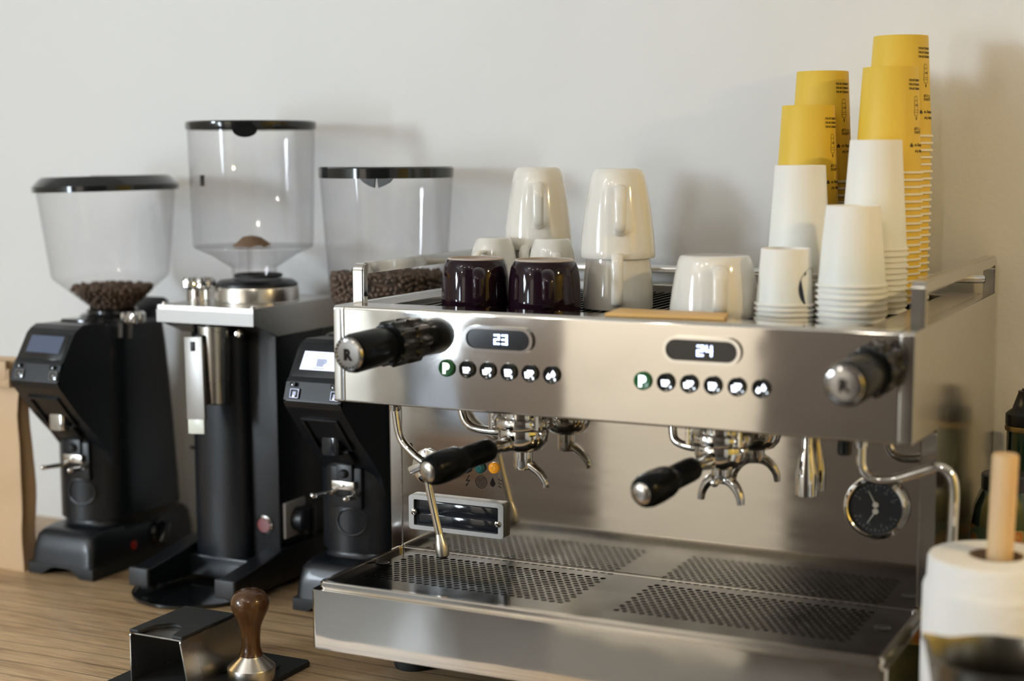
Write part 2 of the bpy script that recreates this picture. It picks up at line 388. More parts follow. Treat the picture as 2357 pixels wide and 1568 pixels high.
b = B(); tube(b, [(XL1-.004, .562, .562), (XR0+.004, .562, .562)], .0068, 16); obj('rear_rail', b, 'chrome', mach)
# upper housing: front fascia with rounded edges, ledges around a sunk cup area
b = B(); prism(b, fillet([(0.0008, ZB), (0.0008, ZT), (.05, ZT), (.05, .505), (.05, ZB)], [.0035, .006, .001, 0, 0], 5), 'x', XL1, XR0)
fas = obj('front_fascia', b, 'fascia', mach, wn=True)
b = B(); box(b, XL1, XR0, .05, .56, ZB, .505); box(b, XL1, .05, .05, .56, .505, ZT-.0005, .001); box(b, .725, XR0, .05, .56, .505, ZT-.0005, .001); box(b, .05, .725, .50, .56, .505, ZT-.0005, .001)
obj('upper_housing', b, 'satin', mach, wn=True)
b = B()
for i in range(46): x = .062+i*.0142; box(b, x, x+.0018, .055, .495, .5292, .5315)
for i in range(26): y = .06+i*.0172; box(b, .06, .715, y, y+.0018, .5272, .5292)
box(b, .056, .062, .052, .497, .505, .5312); box(b, .712, .718, .052, .497, .505, .5312)
obj('cup_grid', b, 'gloss', mach)
b = B(); box(b, XL1, XR0, YS+.003, .56, .03, ZB); obj('body_shell', b, 'satin', mach)
b = B(); box(b, XL1+.003, XR0-.003, YS-.001, YS+.003, ZR-.008, ZB); obj('splash_panel', b, 'splash', mach)
# thin dark joint between splash panel and side panels is real gap
# drip tray
b = B(); prism(b, rrect(-.009, .784, -.078, YS-.001, .006), 'z', .072, .1555, .002); obj('drip_box', b, 'fascia', mach, wn=True)
outer = rrect(-.0026, .7776, -.069, YS-.0015, .008); inner = rrect(.0055, .7695, -.061, YS-.005, .005)
b = B(); frame_prism(b, outer, inner, 'z', .1555, ZR)
bmesh.ops.recalc_face_normals(b, faces=b.faces)
bmesh.ops.bevel(b, geom=[e for e in b.edges if len(e.link_faces) == 2 and e.calc_face_angle() > R(60)], offset=.002, segments=2, affect='EDGES')
obj('tray_rim', b, 'traylip', mach, wn=True)
# perforated tray plate
def perf(bm, x0, x1, y0, y1, px, z, r, holes_th=.0012):
    rows = int(round((y1-y0)/(px*.866))); py = (y1-y0)/rows; cols = int((x1-x0)/px-.5); pw = (x1-x0)/(cols+.5)
    n = 12
    for j in range(rows):
        off = pw/2 if j % 2 else 0; ya = y0+j*py; yb = ya+py
        fx0, fx1 = (x0, x0+off) if off else (x1-pw/2, x1)
        q = [bm.verts.new(p) for p in ((fx0, ya, z), (fx1, ya, z), (fx1, yb, z), (fx0, yb, z))]; bm.faces.new(q)
        for i in range(cols):
            xa = x0+off+i*pw; xb = xa+pw; cx, cy = (xa+xb)/2, (ya+yb)/2
            hv = []; ov = []
            for k in range(n):
                a = 2*PI*k/n+PI/4; ca, sa = math.cos(a), math.sin(a)
                t = min((pw/2)/max(abs(ca), 1e-9), (py/2)/max(abs(sa), 1e-9))
                hv.append((cx+r*ca, cy+r*sa))
                ov.append((cx+t*ca, cy+t*sa))
            cor = {0: (xb, yb), 3: (xa, yb), 6: (xa, ya), 9: (xb, ya)}
            for k in cor: ov[k] = cor[k]
            H = [bm.verts.new((p[0], p[1], z)) for p in hv]; H2 = [bm.verts.new((p[0], p[1], z-holes_th)) for p in hv]; O = [bm.verts.new((p[0], p[1], z)) for p in ov]
            for k in range(n):
                k2 = (k+1) % n
                bm.faces.new((O[k], O[k2], H[k2], H[k])); bm.faces.new((H[k], H[k2], H2[k2], H2[k]))
PZ = .1588
xs = [.0055, .028, .345, .408, .722, .7695]; ys = [-.061, -.004, .138, YS-.005]
b = B()
for i in range(5):
    for j in range(3):
        if j == 1 and i in (1, 3): perf(b, xs[i], xs[i+1], ys[1], ys[2], .0118, PZ, .0043); continue
        q = [b.verts.new(p) for p in ((xs[i], ys[j], PZ), (xs[i+1], ys[j], PZ), (xs[i+1], ys[j+1], PZ), (xs[i], ys[j+1], PZ))]; b.faces.new(q)
me_ = obj('tray_plate', b, 'tray', mach, sharp=40)
for px_ in (.016, .745):
    b = B(); lathe(b, [(.0105, PZ+.0008), (.0085, PZ+.0012), (.0078, PZ+.0006), (.0078, PZ+.0002), (0, PZ+.0002)], (px_, .072, 0), 24); obj('finger_hole', b, 'well', mach)
b = B(); box(b, .004, .771, -.062, YS-.004, .1555, .1566); obj('tray_well', b, 'well', mach)
for x in (.05, .725):
    for y in (.10, .50):
        b = B(); lathe(b, [(0, 0), (.027, 0), (.029, .006), (.029, .020), (.024, .026), (.016, .03), (.016, .0725)], (x, y, 0), 28); obj('foot', b, 'rubber', mach)
b = B(); box(b, .02, .755, .12, .55, .032, .0719); obj('base_pan', b, 'blackpaint', mach)
# displays
def digit_poly(bm, d, x, z, w, h, y):
    seg = {'2': 'abged', '3': 'abgcd', '4': 'fgbc'}[d]; t = .0021
    S = {'a': (0, h-t, w, h), 'g': (0, h/2-t/2, w, h/2+t/2), 'd': (0, 0, w, t), 'f': (0, h/2, t, h), 'b': (w-t, h/2, w, h), 'e': (0, 0, t, h/2), 'c': (w-t, 0, w, h/2)}
    for s_ in seg:
        a = S[s_]; box(bm, x+a[0], x+a[2], y-.0008, y, z+a[1], z+a[3])
def capsule(cx, cz, hw, hh, n=10):
    pts = []
    for s_, a0 in ((1, -PI/2), (-1, PI/2)):
        for k in range(n+1): a = a0+PI*k/n; pts.append((cx+s_*(hw-hh)+hh*math.cos(a), cz+hh*math.sin(a)))
    return pts
for cx, txt in ((.2441, '23'), (.5279, '24')):
    b = B(); frame_prism(b, capsule(cx, .5067, .0515, .0172), capsule(cx, .5067, .0470, .0132), 'y', -.0045, .001)
    bz = obj('display_bezel', b, 'chrome', mach)
    b = B(); prism(b, capsule(cx, .5067, .0472, .0134), 'y', -.0022, .0008); ds = obj('display', b, 'gloss', mach)
    b = B(); digit_poly(b, txt[0], cx-.006, .500, .0085, .0135, -.0022); digit_poly(b, txt[1], cx+.0055, .500, .0085, .0135, -.0022)
    part_label(obj('digits', b, 'digit', ds), 'glowing blue white digits '+txt)
# buttons with lit icons
def cup_icon(bm, Mx, tall=False, small=False):
    w = .0052; h = .0078 if tall else .0066
    poly(bm, [(-w, h*.5), (-w*.8, -h*.7), (w*.55, -h*.7), (w*.75, h*.5)], Mx)
    ring = [(w*.6+.0028*math.cos(a), .0008+.0028*math.sin(a)) for a in [(-PI/2+PI*k/6) for k in range(7)]]
    ring2 = [(w*.6+.0014*math.cos(a), .0008+.0014*math.sin(a)) for a in [(-PI/2+PI*k/6) for k in range(7)]]
    poly(bm, ring+ring2[::-1], Mx)
def drop_pts(cx, cy, s): 
    return [(cx+s*.52*math.sin(a)*(1 if math.cos(a) < 0 else (1-math.cos(a))**.9+.05), cy-s*.5*math.cos(a)*(-1) if 0 else cy+s*(.62*math.cos(a)+(.25 if math.cos(a) > 0 else 0)*math.cos(a))) for a in [2*PI*k/20 for k in range(20)]]
for gx, labs in ((.1655, 0), (.4493, 1)):
    for i in range(6):
        x = gx+i*.0312; z = .4638
        b = B(); lathe(b, [(.0118, 0), (.0118, .0035), (.0105, .0048), (.0100, .0045), (0, .0042)], (x, .0008, z), 28, axisM((0, -1, 0)))
        bt = obj('button', b, 'greenb' if i == 0 else 'gloss', mach)
        b = B(); Fm = faceM(x, .0008-.0043, z)
        if i == 0:
            t = text_bm('P', .0185, .0003, 'CENTER', .0012); bmesh.ops.translate(t, verts=t.verts, vec=(0, -.0063, .0002)); merge(b, t, Fm)
        elif i in (1, 3): cup_icon(b, Fm, i == 3)
        elif i in (2, 4):
            cup_icon(b, Fm @ Matrix.Translation((-.0022, -.0012, 0)) @ Matrix.Scale(.85, 4), i == 4); cup_icon(b, Fm @ Matrix.Translation((.0018, .0014, .0003)) @ Matrix.Scale(.85, 4), i == 4)
        else:
            poly(b, drop_pts(-.0032, -.0022, .0055), Fm); poly(b, drop_pts(.0034, .0014, .0062), Fm)
        part_label(obj('icon', b, 'led', bt), 'lit letter P' if i == 0 else ('lit water drops' if i == 5 else 'lit cup symbol'))
# steam knobs
for kx, kz, yf in ((.0935, .4960, -.120), (.7450, .4965, -.120)):
    fx = kx-.0066
    b = B(); n = 10; rings = []
    for yy, rr in ((0.0005, .027), (-.004, .0300), (-.034, .0300), (-.0385, .0265)):
        ring = []
        for k in range(80):
            a = 2*PI*k/80; r_ = rr*(1+.065*math.tanh(2.5*math.cos(n*a))); ring.append((kx+r_*math.cos(a), yy, kz+r_*math.sin(a)))
        rings.append(ring)
    loft(b, rings); kn = obj('steam_knob', b, 'black', mach)
    b = B(); ax = Vector((fx-kx, yf+.034, -.0035)); Lk = ax.length
    lathe(b, [(.0235, 0), (.0235, .004), (.0255, .008), (.026, Lk*.45), (.0262, Lk-.008), (.0245, Lk-.001), (.0225, Lk)], (kx, -.034, kz), 40, axisM(ax)); lathe(b, [(.0285, -.002), (.0285, .002), (.0262, .003)], (kx, -.034, kz), 40, axisM(ax)); obj('barrel', b, 'knobblack', kn)
    b = B(); tip = Vector((kx, -.034, kz))+ax
    lathe(b, [(.0226, -.001), (.0228, .0015), (.0212, .0042), (.018, .0052), (.0175, .0046), (.010, .0050), (0, .0052)], tip, 40, axisM(ax)); cp = obj('end_cap', b, 'capsteel', kn)
    b = B(); F2 = Matrix.Translation(tip) @ axisM(ax) 
    rot = axisM(ax).to_3x3(); Mx_ = Matrix.Translation(tip+ax.normalized()*.0053) @ faceM(0, 0, 0)
    t = text_bm('R', .020, .0006, 'CENTER', .0009); bmesh.ops.translate(t, verts=t.verts, vec=(0, -.0068, 0)); merge(b, t, Mx_)
    for k in range(22):
        a = 2*PI*k/22; box(b, tip.x+.0192*math.cos(a)-.0007, tip.x+.0192*math.cos(a)+.0007, tip.y-.0056, tip.y-.0045, kz-.002+.0192*math.sin(a)-.0011, kz-.002+.0192*math.sin(a)+.0011)
    obj('emblem', b, 'etch', kn)
# group heads
for gx in (.2427, .529):
    gy = .077
    b = B(); lathe(b, [(.030, ZB+.0005), (.030, .392), (.0395, .391), (.041, .387), (.041, .379), (.039, .376), (0, .376)], (gx, gy, 0), 44); gh = obj('group_head', b, 'chrome', mach)
    b = B(); tube(b, [(gx-.036, gy-.028, ZB), (gx-.036, gy-.028, .376)], .0035, 10); obj('stud', b, 'chrome', gh)
    b = B(); tube(b, [(gx+.034, gy-.030, ZB), (gx+.034, gy-.030, .379)], .003, 10); obj('stud', b, 'chrome', gh)
b = B(); tube(b, smooth_path([(.1373, .095, ZB), (.1380, .094, .3885), (.146, .092, .3735), (.162, .09, .366), (.2, .085, .3655), (.215, .08, .372)], 5), .0062, 14); obj('water_pipe', b, 'chrome', mach)
b = B(); tube(b, smooth_path([(.4545, .095, ZB), (.4550, .094, .3885), (.4585, .092, .374), (.470, .09, .368), (.49, .085, .3665), (.502, .08, .372)], 5), .0058, 14); obj('water_pipe', b, 'chrome', mach)
# left steam wand
b = B(); wp = smooth_path([(.0565, .045, ZB), (.0575, .045, .388), (.0655, .0445, .352), (.088, .043, .331), (.1085, .042, .318), (.1115, .0415, .303), (.113, .041, .285), (.1335, .039, .205)], 6)
tube(b, wp, .0056, 16); sw = obj('steam_wand', b, 'chrome', mach)
b = B(); tube(b, [(.1295, .0394, .221), (.131, .0392, .215), (.1325, .039, .208), (.134, .0389, .199), (.1352, .0388, .191), (.1358, .0388, .1868)], [.0057, .0068, .0088, .0098, .0088, .0045], 18); obj('wand_tip', b, 'satin', sw)
b = B(); lathe(b, [(.0075, .391), (.0085, .394), (.0085, ZB)], (.0565, .045, 0), 20); obj('swivel', b, 'chrome', sw)
# right steam wand
b = B(); wp = smooth_path([(.7115, .075, ZB), (.712, .075, .385), (.7135, .075, .360), (.727, .075, .3475), (.752, .075, .3485), (.783, .075, .3605), (.806, .075, .3685), (.821, .075, .361), (.8265, .075, .342), (.826, .075, .30), (.8245, .075, .22)], 6)
tube(b, wp, .0063, 16); sw = obj('steam_wand', b, 'chrome', mach)
b = B(); tube(b, [(.8245, .075, .222), (.8243, .075, .214), (.824, .075, .20)], [.0063, .009, .006], 16); obj('wand_tip', b, 'satin', sw)
b = B(); lathe(b, [(.0078, .386), (.0088, .39), (.0088, ZB)], (.7115, .075, 0), 20); obj('swivel', b, 'chrome', sw)
b = B(); lathe(b, [(0, .372), (.008, .372), (.0095, .375), (.0095, ZB)], (.687, .09, 0), 20); part_label(obj('vent_stub', b, 'gloss', mach), 'short black cylinder under the fascia')
# hot water nozzle
b = B(); lathe(b, [(.0125, .306), (.0148, .306), (.0150, .330), (.0142, .338), (.0085, .368), (.0078, .372), (.0078, ZB)], (.6275, .132, 0), 32); lathe(b, [(.0125, .306), (.0120, .335), (0, .340)], (.6275, .132, 0), 24); obj('hot_water_nozzle', b, 'chrome', mach)
# pressure gauge
gx, gz = .7165, .2955
b = B(); lathe(b, [(.036, 0), (.0405, .002), (.0415, .010), (.0395, .015), (.0365, .0165), (.0350, .0150), (.0350, .010)], (gx, YS-.001, gz), 48, axisM((0, -1, 0))); ga = obj('pressure_gauge', b, 'chrome', mach)
b = B(); lathe(b, [(.0355, .0095), (0, .0095)], (gx, YS-.001, gz), 40, axisM((0, -1, 0))); obj('dial', b, 'black', ga)
b = B(); F = faceM(gx, YS-.001-.0096, gz)
for s_, ra, rb_ in ((1, .15*PI, .85*PI), (-1, -.85*PI, -.15*PI)):
    for k in range(13):
        a = ra+(rb_-ra)*k/12; L_ = .004 if k % 3 == 0 else .002
        p = [(math.cos(a)*(.031-L_)-math.sin(a)*.0004, math.sin(a)*(.031-L_)+math.cos(a)*.0004), (math.cos(a)*.031-math.sin(a)*.0004, math.sin(a)*.031+math.cos(a)*.0004), (math.cos(a)*.031+math.sin(a)*.0004, math.sin(a)*.031-math.cos(a)*.0004), (math.cos(a)*(.031-L_)+math.sin(a)*.0004, math.sin(a)*(.031-L_)-math.cos(a)*.0004)]
        poly(b, p, F, .0002)
for k, s_ in enumerate('0 4 8 12 16'.split()):
    a = .85*PI-.7*PI*k/4; t = text_bm(s_, .0052, .0001, 'CENTER'); bmesh.ops.translate(t, verts=t.verts, vec=(.0235*math.cos(a), .0235*math.sin(a)-.0018, .0002)); merge(b, t, F)
for k, s_ in enumerate('0 1 2 3'.split()):
    a = -.82*PI+.64*PI*k/3; t = text_bm(s_, .0052, .0001, 'CENTER'); bmesh.ops.translate(t, verts=t.verts, vec=(.0235*math.cos(a), .0235*math.sin(a)-.0018, .0002)); merge(b, t, F)
M['dialprint'] = pbr('dial_print', (.17, .17, .16), .5); obj('scale_print', b, 'dialprint', ga)
M['needle'] = pbr('dial_needle', (.5, .5, .46), .4)
for (cz, ang) in ((.004, R(118)), (-.0045, R(238))):
    b = B(); d = Vector((math.cos(ang), math.sin(ang))); nrm = Vector((-d.y, d.x))
    c0 = Vector((0, cz)); poly(b, [c0+nrm*.0009, c0-nrm*.0009, c0+d*.020-nrm*.0003, c0+d*.020+nrm*.0003], F, .0006, .0008); poly(b, disc(14, .0038, 0, cz), F, .0012, .0004); obj('needle', b, 'needle', ga)
# label frame with smoked cover
x0, x1, z0, z1 = .022, .1795, .1960, .2480
b = B(); frame_prism(b, rrect(x0, x1, z0, z1, .005), rrect(x0+.0085, x1-.0085, z0+.0065, z1-.0065, .002), 'y', YS-.012, YS-.001)
cf = obj('cover_frame', b, 'alu', mach)
b = B(); box(b, x0+.0075, x1-.0075, YS-.008, YS-.002, z0+.0055, z1-.0055); box(b, x0+.016, x1-.010, YS-.0092, YS-.008, .2235, .2395, .0008); box(b, x0+.016, x1-.010, YS-.0092, YS-.008, .2030, .2205, .0008); obj('smoked_window', b, 'smoke', cf)
for sx_, sz_ in ((x0+.0095, .2225), (x1-.0090, .2175)):
    b = B(); lathe(b, [(.0052, .0), (.0052, .001), (.0043, .0026), (.0020, .0032), (.0018, .0020), (0, .0020)], (sx_, YS-.012, sz_), 20, axisM((0, -1, 0))); obj('screw', b, 'chrome', cf)
# rotary selector
b = B(); lathe(b, [(.027, 0), (.0275, .003), (.025, .0045), (.010, .0055), (.010, .012), (0, .0125)], (.052, YS-.001, .2905), 40, axisM((0, -1, 0))); rs = obj('rotary_selector', b, 'chrome', mach)
b = B(); box(b, -.034, .034, -.022, -.005, -.0065, .0065, .003, 3, Matrix.Translation((.058, YS-.001, .300)) @ Matrix.Rotation(R(-28), 4, 'Y')); obj('lever', b, 'chrome', rs)
b = B(); t = text_bm('0', .0125, .0001, 'CENTER', .0002); merge(b, t, faceM(.0205, YS-.0012, .3150)); t = text_bm('1', .010, .0001, 'CENTER'); merge(b, t, faceM(.092, YS-.0012, .3150)); obj('selector_print', b, 'etch', mach)
# indicator lamps
for x, z, m_ in ((.1145, .2945, 'dark'), (.1375, .2965, 'teal'), (.1600, .2980, 'amber')):
    b = B(); lathe(b, [(.0083, 0), (.0083, .003), (.0070, .0045), (.0055, .0045), (.0050, .0058), (.0026, .0062), (0, .0058)], (x, YS-.001, z), 28, axisM((0, -1, 0))); part_label(obj('indicator_lamp', b, m_, mach), {'dark': 'unlit grey lamp', 'teal': 'teal lamp', 'amber': 'amber lamp'}[m_])
# symbols
b = B(); F = faceM(.1165, YS-.0012, .2755); poly(b, [(.002, .0085), (.0035, .0085), (-.0012, .0005), (.0042, .0018), (-.0012, -.0065), (.0002, -.0055), (-.0028, -.0095), (-.0035, -.005), (-.0022, -.006), (.0012, -.0005), (-.0042, -.0015)], F, .0002)
F = faceM(.1385, YS-.0012, .2750)
frame_prism(b, disc(32, .0095), disc(32, .0087), 'z', 0, .0002, F)
for k in range(7):
    yy = -.006+k*.002; hw = math.sqrt(max(0, .0076**2-yy**2)); up = [(-hw+2*hw*i/14, yy+.0004*math.sin(i*2.2)+.0003) for i in range(15)]; dn = [(p[0], p[1]-.0007) for p in up][::-1]; poly(b, up+dn, F, .0002)
F = faceM(.1572, YS-.0012, .2750); poly(b, [(.0042*math.sin(a)*(1 if math.cos(a) < 0 else (1-.8*math.cos(a))), .0085*math.cos(a) if math.cos(a) > 0 else .0055*math.cos(a)) for a in [2*PI*k/24 for k in range(24)]][::-1], F, .0002)
F = faceM(.1690, YS-.0012, .2750)
for k in range(3):
    yy = .0055-k*.005; up = [(-.003+.006*i/8, yy+.0011*math.sin(i*.8)+.0004) for i in range(9)]; dn = [(p[0], p[1]-.0009) for p in up][::-1]; poly(b, up+dn, F, .0002)
obj('printed_symbols', b, 'etch', mach)

# ================================================================== PORTAFILTERS
def portafilter(gx, tip, double, lab):
    gy = .077; t = thing('portafilter', lab, 'portafilter', (gx, gy, .30), 'portafilters locked in the group heads')
    b = B(); lathe(b, [(0, .3755), (.0345, .3755), (.0352, .374), (.0352, .366), (.0345, .361), (.0325, .354), (.026, .3465), (.017, .3435), (.0135, .3425), (0, .3425)], (gx, gy, 0), 44)
    for s_ in (1, -1): box(b, -.006, .006, .033, .0405, .368, .3745, .0015, 2, Matrix.Translation((gx, gy, 0)) @ Matrix.Rotation(R(70 if s_ > 0 else 250), 4, 'Z'))
    obj('basket_holder', b, 'chrome', t)
    st = Vector((gx, gy, .3615)); tp = Vector(tip); d = (tp-st); L = d.length; dn = d.normalized(); s0 = .030; base = st+dn*s0; Lh = L-s0
    b = B(); lathe(b, [(.012, 0), (.0105, .012), (.0085, .020), (.0085, .040)], base, 24, axisM(dn)); obj('neck', b, 'chrome', t)
    b = B(); h0 = .034
    lathe(b, [(0, h0-.001), (.0125, h0), (.0150, h0+.004), (.0158, h0+.012), (.0160, Lh-.072), (.0165, Lh-.062), (.0190, Lh-.058), (.0208, Lh-.050), (.0218, Lh-.030), (.0215, Lh-.015), (.0195, Lh-.006), (.0165, Lh-.002), (.0138, Lh-.0015)], base, 40, axisM(dn)); obj('handle', b, 'knobblack', t)
    b = B(); lathe(b, [(.0138, Lh-.003), (.0138, Lh), (.0120, Lh+.002), (.0075, Lh+.0036), (0, Lh+.0042)], base, 32, axisM(dn)); obj('end_cap', b, 'satin', t)
    b = B()
    if not double:
        lathe(b, [(.010, .3435), (.0138, .3425), (.0138, .322), (.0125, .318), (0, .318)], (gx, gy, 0), 28)
        p = smooth_path([(gx+.004, gy, .328), (gx+.015, gy, .321), (gx+.026, gy, .313), (gx+.034, gy, .302), (gx+.0345, gy, .2945)], 5)
        tube(b, p, [.010-.0045*i/(len(p)-1) for i in range(len(p))], 16, flat=(.7, 1.0))
    else:
        lathe(b, [(.010, .3435), (.0130, .3425), (.0130, .330), (.0115, .326), (0, .326)], (gx, gy, 0), 28)
        px = Vector((.972, -.233, 0))
        for s_ in (-1, 1):
            p = smooth_path([Vector((gx, gy, .331)), Vector((gx, gy, .329))+px*.011*s_, Vector((gx, gy, .322))+px*.021*s_, Vector((gx, gy, .310))+px*.0285*s_, Vector((gx, gy, .2985))+px*.0305*s_], 5)
            tube(b, p, [.0098-.0045*i/(len(p)-1) for i in range(len(p))], 16, flat=(.85, 1.0))
        ball(b, (gx-.004, gy-.015, .3265), .0062)
    obj('spout', b, 'chrome', t); return t
portafilter(.2427, (.1880, -.098, .3408), False, 'portafilter with black handle and single spout in the left group')
portafilter(.529, (.4858, -.098, .3402), True, 'portafilter with black handle and twin spout in the right group')

# ================================================================== GRINDERS
def stadium(xc, yf, yb, rx, rf, rb, n=14):
    """outline: round front (rx wide, rf deep), squarer rounded back"""
    pts = []
    for k in range(2*n+1):
        a = PI+PI*k/(2*n); pts.append((xc+rx*math.cos(a), yf+rf*math.sin(a)))
    for cx, a0 in ((xc+rx-rb, 0), (xc-rx+rb, PI/2)):
        for k in range(7):
            a = a0+PI/2*k/6; pts.append((cx+rb*math.cos(a), yb-rb+rb*math.sin(a)))
    return pts
def bean_mass(bm, prof, zt, hb, n, seed, rmax_fn):
    rnd = random.Random(seed); pts = []
    tries = 0
    while len(pts) < n and tries < 60000:
        tries += 1
        if rnd.random() < .72:
            z = hb+rnd.random()*(zt-hb); rr = rmax_fn(z)-.0052
        else:
            z = zt+rnd.uniform(-.003, .003); rr = (rmax_fn(zt)-.005)*math.sqrt(rnd.random()); z += .004*(1-rr/.1)
        if rr < .004: continue
        a = rnd.random()*2*PI; p = Vector((rr*math.cos(a), rr*math.sin(a), z))
        if all((p-q).length_squared > .0082**2 for q in pts): pts.append(p)
    base = B(); bmesh.ops.create_icosphere(base, subdivisions=2, radius=1)
    bv = [v.co.copy() for v in base.verts]; bf = [[v.index for v in f.verts] for f in base.faces]; base.free()
    verts = []; faces = []
    for p in pts:
        q = Matrix.Rotation(rnd.uniform(0, 2*PI), 3, 'Z') @ Matrix.Rotation(rnd.uniform(-1, 1), 3, 'X') @ Matrix.Rotation(rnd.uniform(0, 6.28), 3, 'Y'); s = rnd.uniform(.9, 1.1); k = len(verts)
        for v in bv:
            w = Vector((v.x*.0066*s, v.y*.0050*s, v.z*.0040*s*(1-.45*math.exp(-(v.y/.16)**2) if v.z > 0 else 1)))
            verts.append(p+q @ w)
        faces += [[k+i for i in f] for f in bf]
    me = bpy.data.meshes.new('t'); me.from_pydata(verts, [], faces); bm.from_mesh(me); bpy.data.meshes.remove(me)

def doser_grinder(dx, dy, lit, lab):
    t = thing('coffee_grinder', lab, 'coffee grinder', (-.763+dx, .40+dy, 0), 'black on-demand grinders')
    T = Matrix.Translation((dx, dy, 0))
    # base with arched front
    z1 = .083
    pts = [(-.836, 0), (-.806, 0), (-.797, .012), (-.788, .020), (-.775, .024), (-.748, .024), (-.735, .020), (-.727, .012), (-.720, 0), (-.690, 0), (-.699, z1), (-.826, z1)]
    def ring(z, cy, a, bb_, n, m=72):
        out = []
        for k in range(m):
            t_ = 2*PI*(k+.5)/m; c, s_ = math.cos(t_), math.sin(t_)
            out.append((-.763+dx+a*math.copysign(abs(c)**(2/n), c), cy+dy+bb_*math.copysign(abs(s_)**(2/n), s_), z))
        return out
    b = B(); loft(b, [ring(.0205, .3975, .0735, .1475, 14), ring(.045, .3985, .0715, .1455, 14), ring(.070, .4010, .0680, .1425, 12), ring(.0775, .4030, .0655, .1395, 8), ring(.0815, .4050, .0620, .1350, 7), ring(.0835, .4080, .0590, .1300, 5)]); obj('base', b, 'blackpaint', t, sharp=60)
    b = B(); loft(b, [ring(.072, .4150, .0680, .1300, 4.5), ring(.0805, .4200, .0670, .1210, 3.6), ring(.0880, .4240, .0690, .1180, 3.), ring(.0935, .4250, .0725, .1190, 2.8), ring(.0985, .4250, .0745, .1210, 2.7), ring(.1010, .4250, .0735, .1200, 2.7)]); obj('base_collar', b, 'blackpaint', t, sharp=60)
    b = B()
    pts = [(-.8375, 0), (-.806, 0), (-.797, .010), (-.788, .0165), (-.775, .019), (-.748, .019), (-.735, .0165), (-.727, .010), (-.720, 0), (-.6885, 0), (-.6885, .0212), (-.8375, .0212)]
    prism(b, [Vector(p) for p in pts], 'y', .2485, .5465, .002, 2, T); obj('base_shoe', b, 'rubber', t)
    # column
    b = B(); rings = []
    for z, rb_, rr in ((.096, .520, .072), (.25, .508, .072), (.40, .492, .0715), (.445, .487, .069), (.453, .483, .062)):
        rings.append([(x+dx, y+dy, z) for x, y in stadium(-.763, .365, rb_, rr, rr, .028)])
    loft(b, rings); obj('column', b, 'blackpaint', t)
    # head (side outline extruded)
    pr = [(.40, .452), (.262, .455), (.248, .449), (.238, .441), (.2105, .3985), (.2035, .393), (.1930, .362), (.1985, .351), (.2457, .296), (.2883, .2536), (.3142, .2231), (.324, .195), (.330, .178), (.40, .178)]
    b = B(); prism(b, fillet(pr, [0, .01, .01, .004, .004, .004, .004, .006, .03, .04, .03, .02, .004, 0], 3), 'x', -.808, -.701, .007, 3, T); obj('head', b, 'blackpaint', t, wn=True)
    # slanted control face
    e1 = Vector((0, .238, .441)); e0 = Vector((0, .2105, .3985)); dn = (e1-e0).normalized(); nn = Vector((0, -dn.z, dn.y))
    def SF(x, v, w=0): p = e0+dn*v+nn*w; return Matrix(((1, 0, 0, x+dx), (0, dn.y, nn.y, p.y+dy), (0, dn.z, nn.z, p.z), (0, 0, 0, 1)))
    Ls = (e1-e0).length
    b = B(); box(b, -.048, .048, .001, Ls-.001, -.001, .0012, .0008, 2, SF(-.7545, 0)); obj('display_bezel', b, 'gloss' if not lit else 'black', t)
    b = B(); box(b, -.037, .037, .013, Ls-.005, .0012, .0020, 0, 2, SF(-.7545, 0)); scn = obj('screen', b, 'lcd_on' if lit else 'lcd_off', t)
    part_label(scn, 'lit white screen with a cup symbol' if lit else 'dim blue grey screen')
    if lit:
        b = B(); Fm = SF(-.7545, .027, .0021); cup_icon(b, Fm @ Matrix.Scale(1.7, 4)); box(b, -.011, .009, -.0115, -.010, 0, .0005, 0, 2, Fm); obj('screen_symbol', b, 'lcd_ink', scn)
    e1 = Vector((0, .2025, .3925)); e0 = Vector((0, .1932, .3630)); dn = (e1-e0).normalized(); nn = Vector((0, -dn.z, dn.y)); 
    for x in (-.792, -.716):
        b = B(); box(b, -.005, .005, .0225, .0295, 0, .005, .001, 2, SF(x, 0)); obj('lug', b, 'gloss', t)
        b = B(); box(b, -.0095, .0095, .003, .020, 0, .0022, .001, 2, SF(x+.004, 0)); kb = obj('button', b, 'gloss', t)
        b = B(); frame_prism(b, rrect(-.0082, .0082, .004, .019, .001), rrect(-.0068, .0068, .0054, .0176, .001), 'z', .0022, .0026, SF(x+.004, 0)); poly(b, [(-.003, .008), (.003, .008), (.003, .0145), (-.003, .0145)], SF(x+.004, 0), .0004, .0022); obj('button_print', b, 'dialprint' if not lit else 'lcd_ink', kb)
    # concave face trim: recess frame, chute, clamp and fork
    b = B()
    def SP(x0, x1, y0, z0, y1, z1, th): 
        d = Vector((0, y1-y0, z1-z0)); L_ = d.length; d.normalize(); n_ = Vector((0, d.z, -d.y)); n_ = n_ if n_.y < 0 else -n_
        return box(b, x0, x1, 0, L_, -.002, th, .0015, 2, T @ Matrix(((1, 0, 0, 0), (0, d.y, n_.y, y0), (0, d.z, n_.z, z0), (0, 0, 0, 1))))
    SP(-.790, -.784, .215, .332, .262, .276, .004); SP(-.726, -.720, .215, .332, .262, .276, .004); SP(-.790, -.720, .214, .333, .217, .329, .004); SP(-.780, -.730, .262, .276, .285, .252, .006); obj('chute_frame', b, 'black', t)
    b = B(); prism(b, rrect(-.774, -.740, .245, .277, .006), 'z', .268, .298, .003, 2, T); part_label(obj('dosing_chute', b, 'chrome' if not lit else 'smoke', t), 'short metal chute' if not lit else 'short smoked chute')
    b = B(); box(b, -.787, -.727, .293, .330, .17, .240, .003, 2, T); box(b, -.7725, -.7415, .288, .296, .19, .245, .002, 2, T); obj('clamp_bed', b, 'black', t)
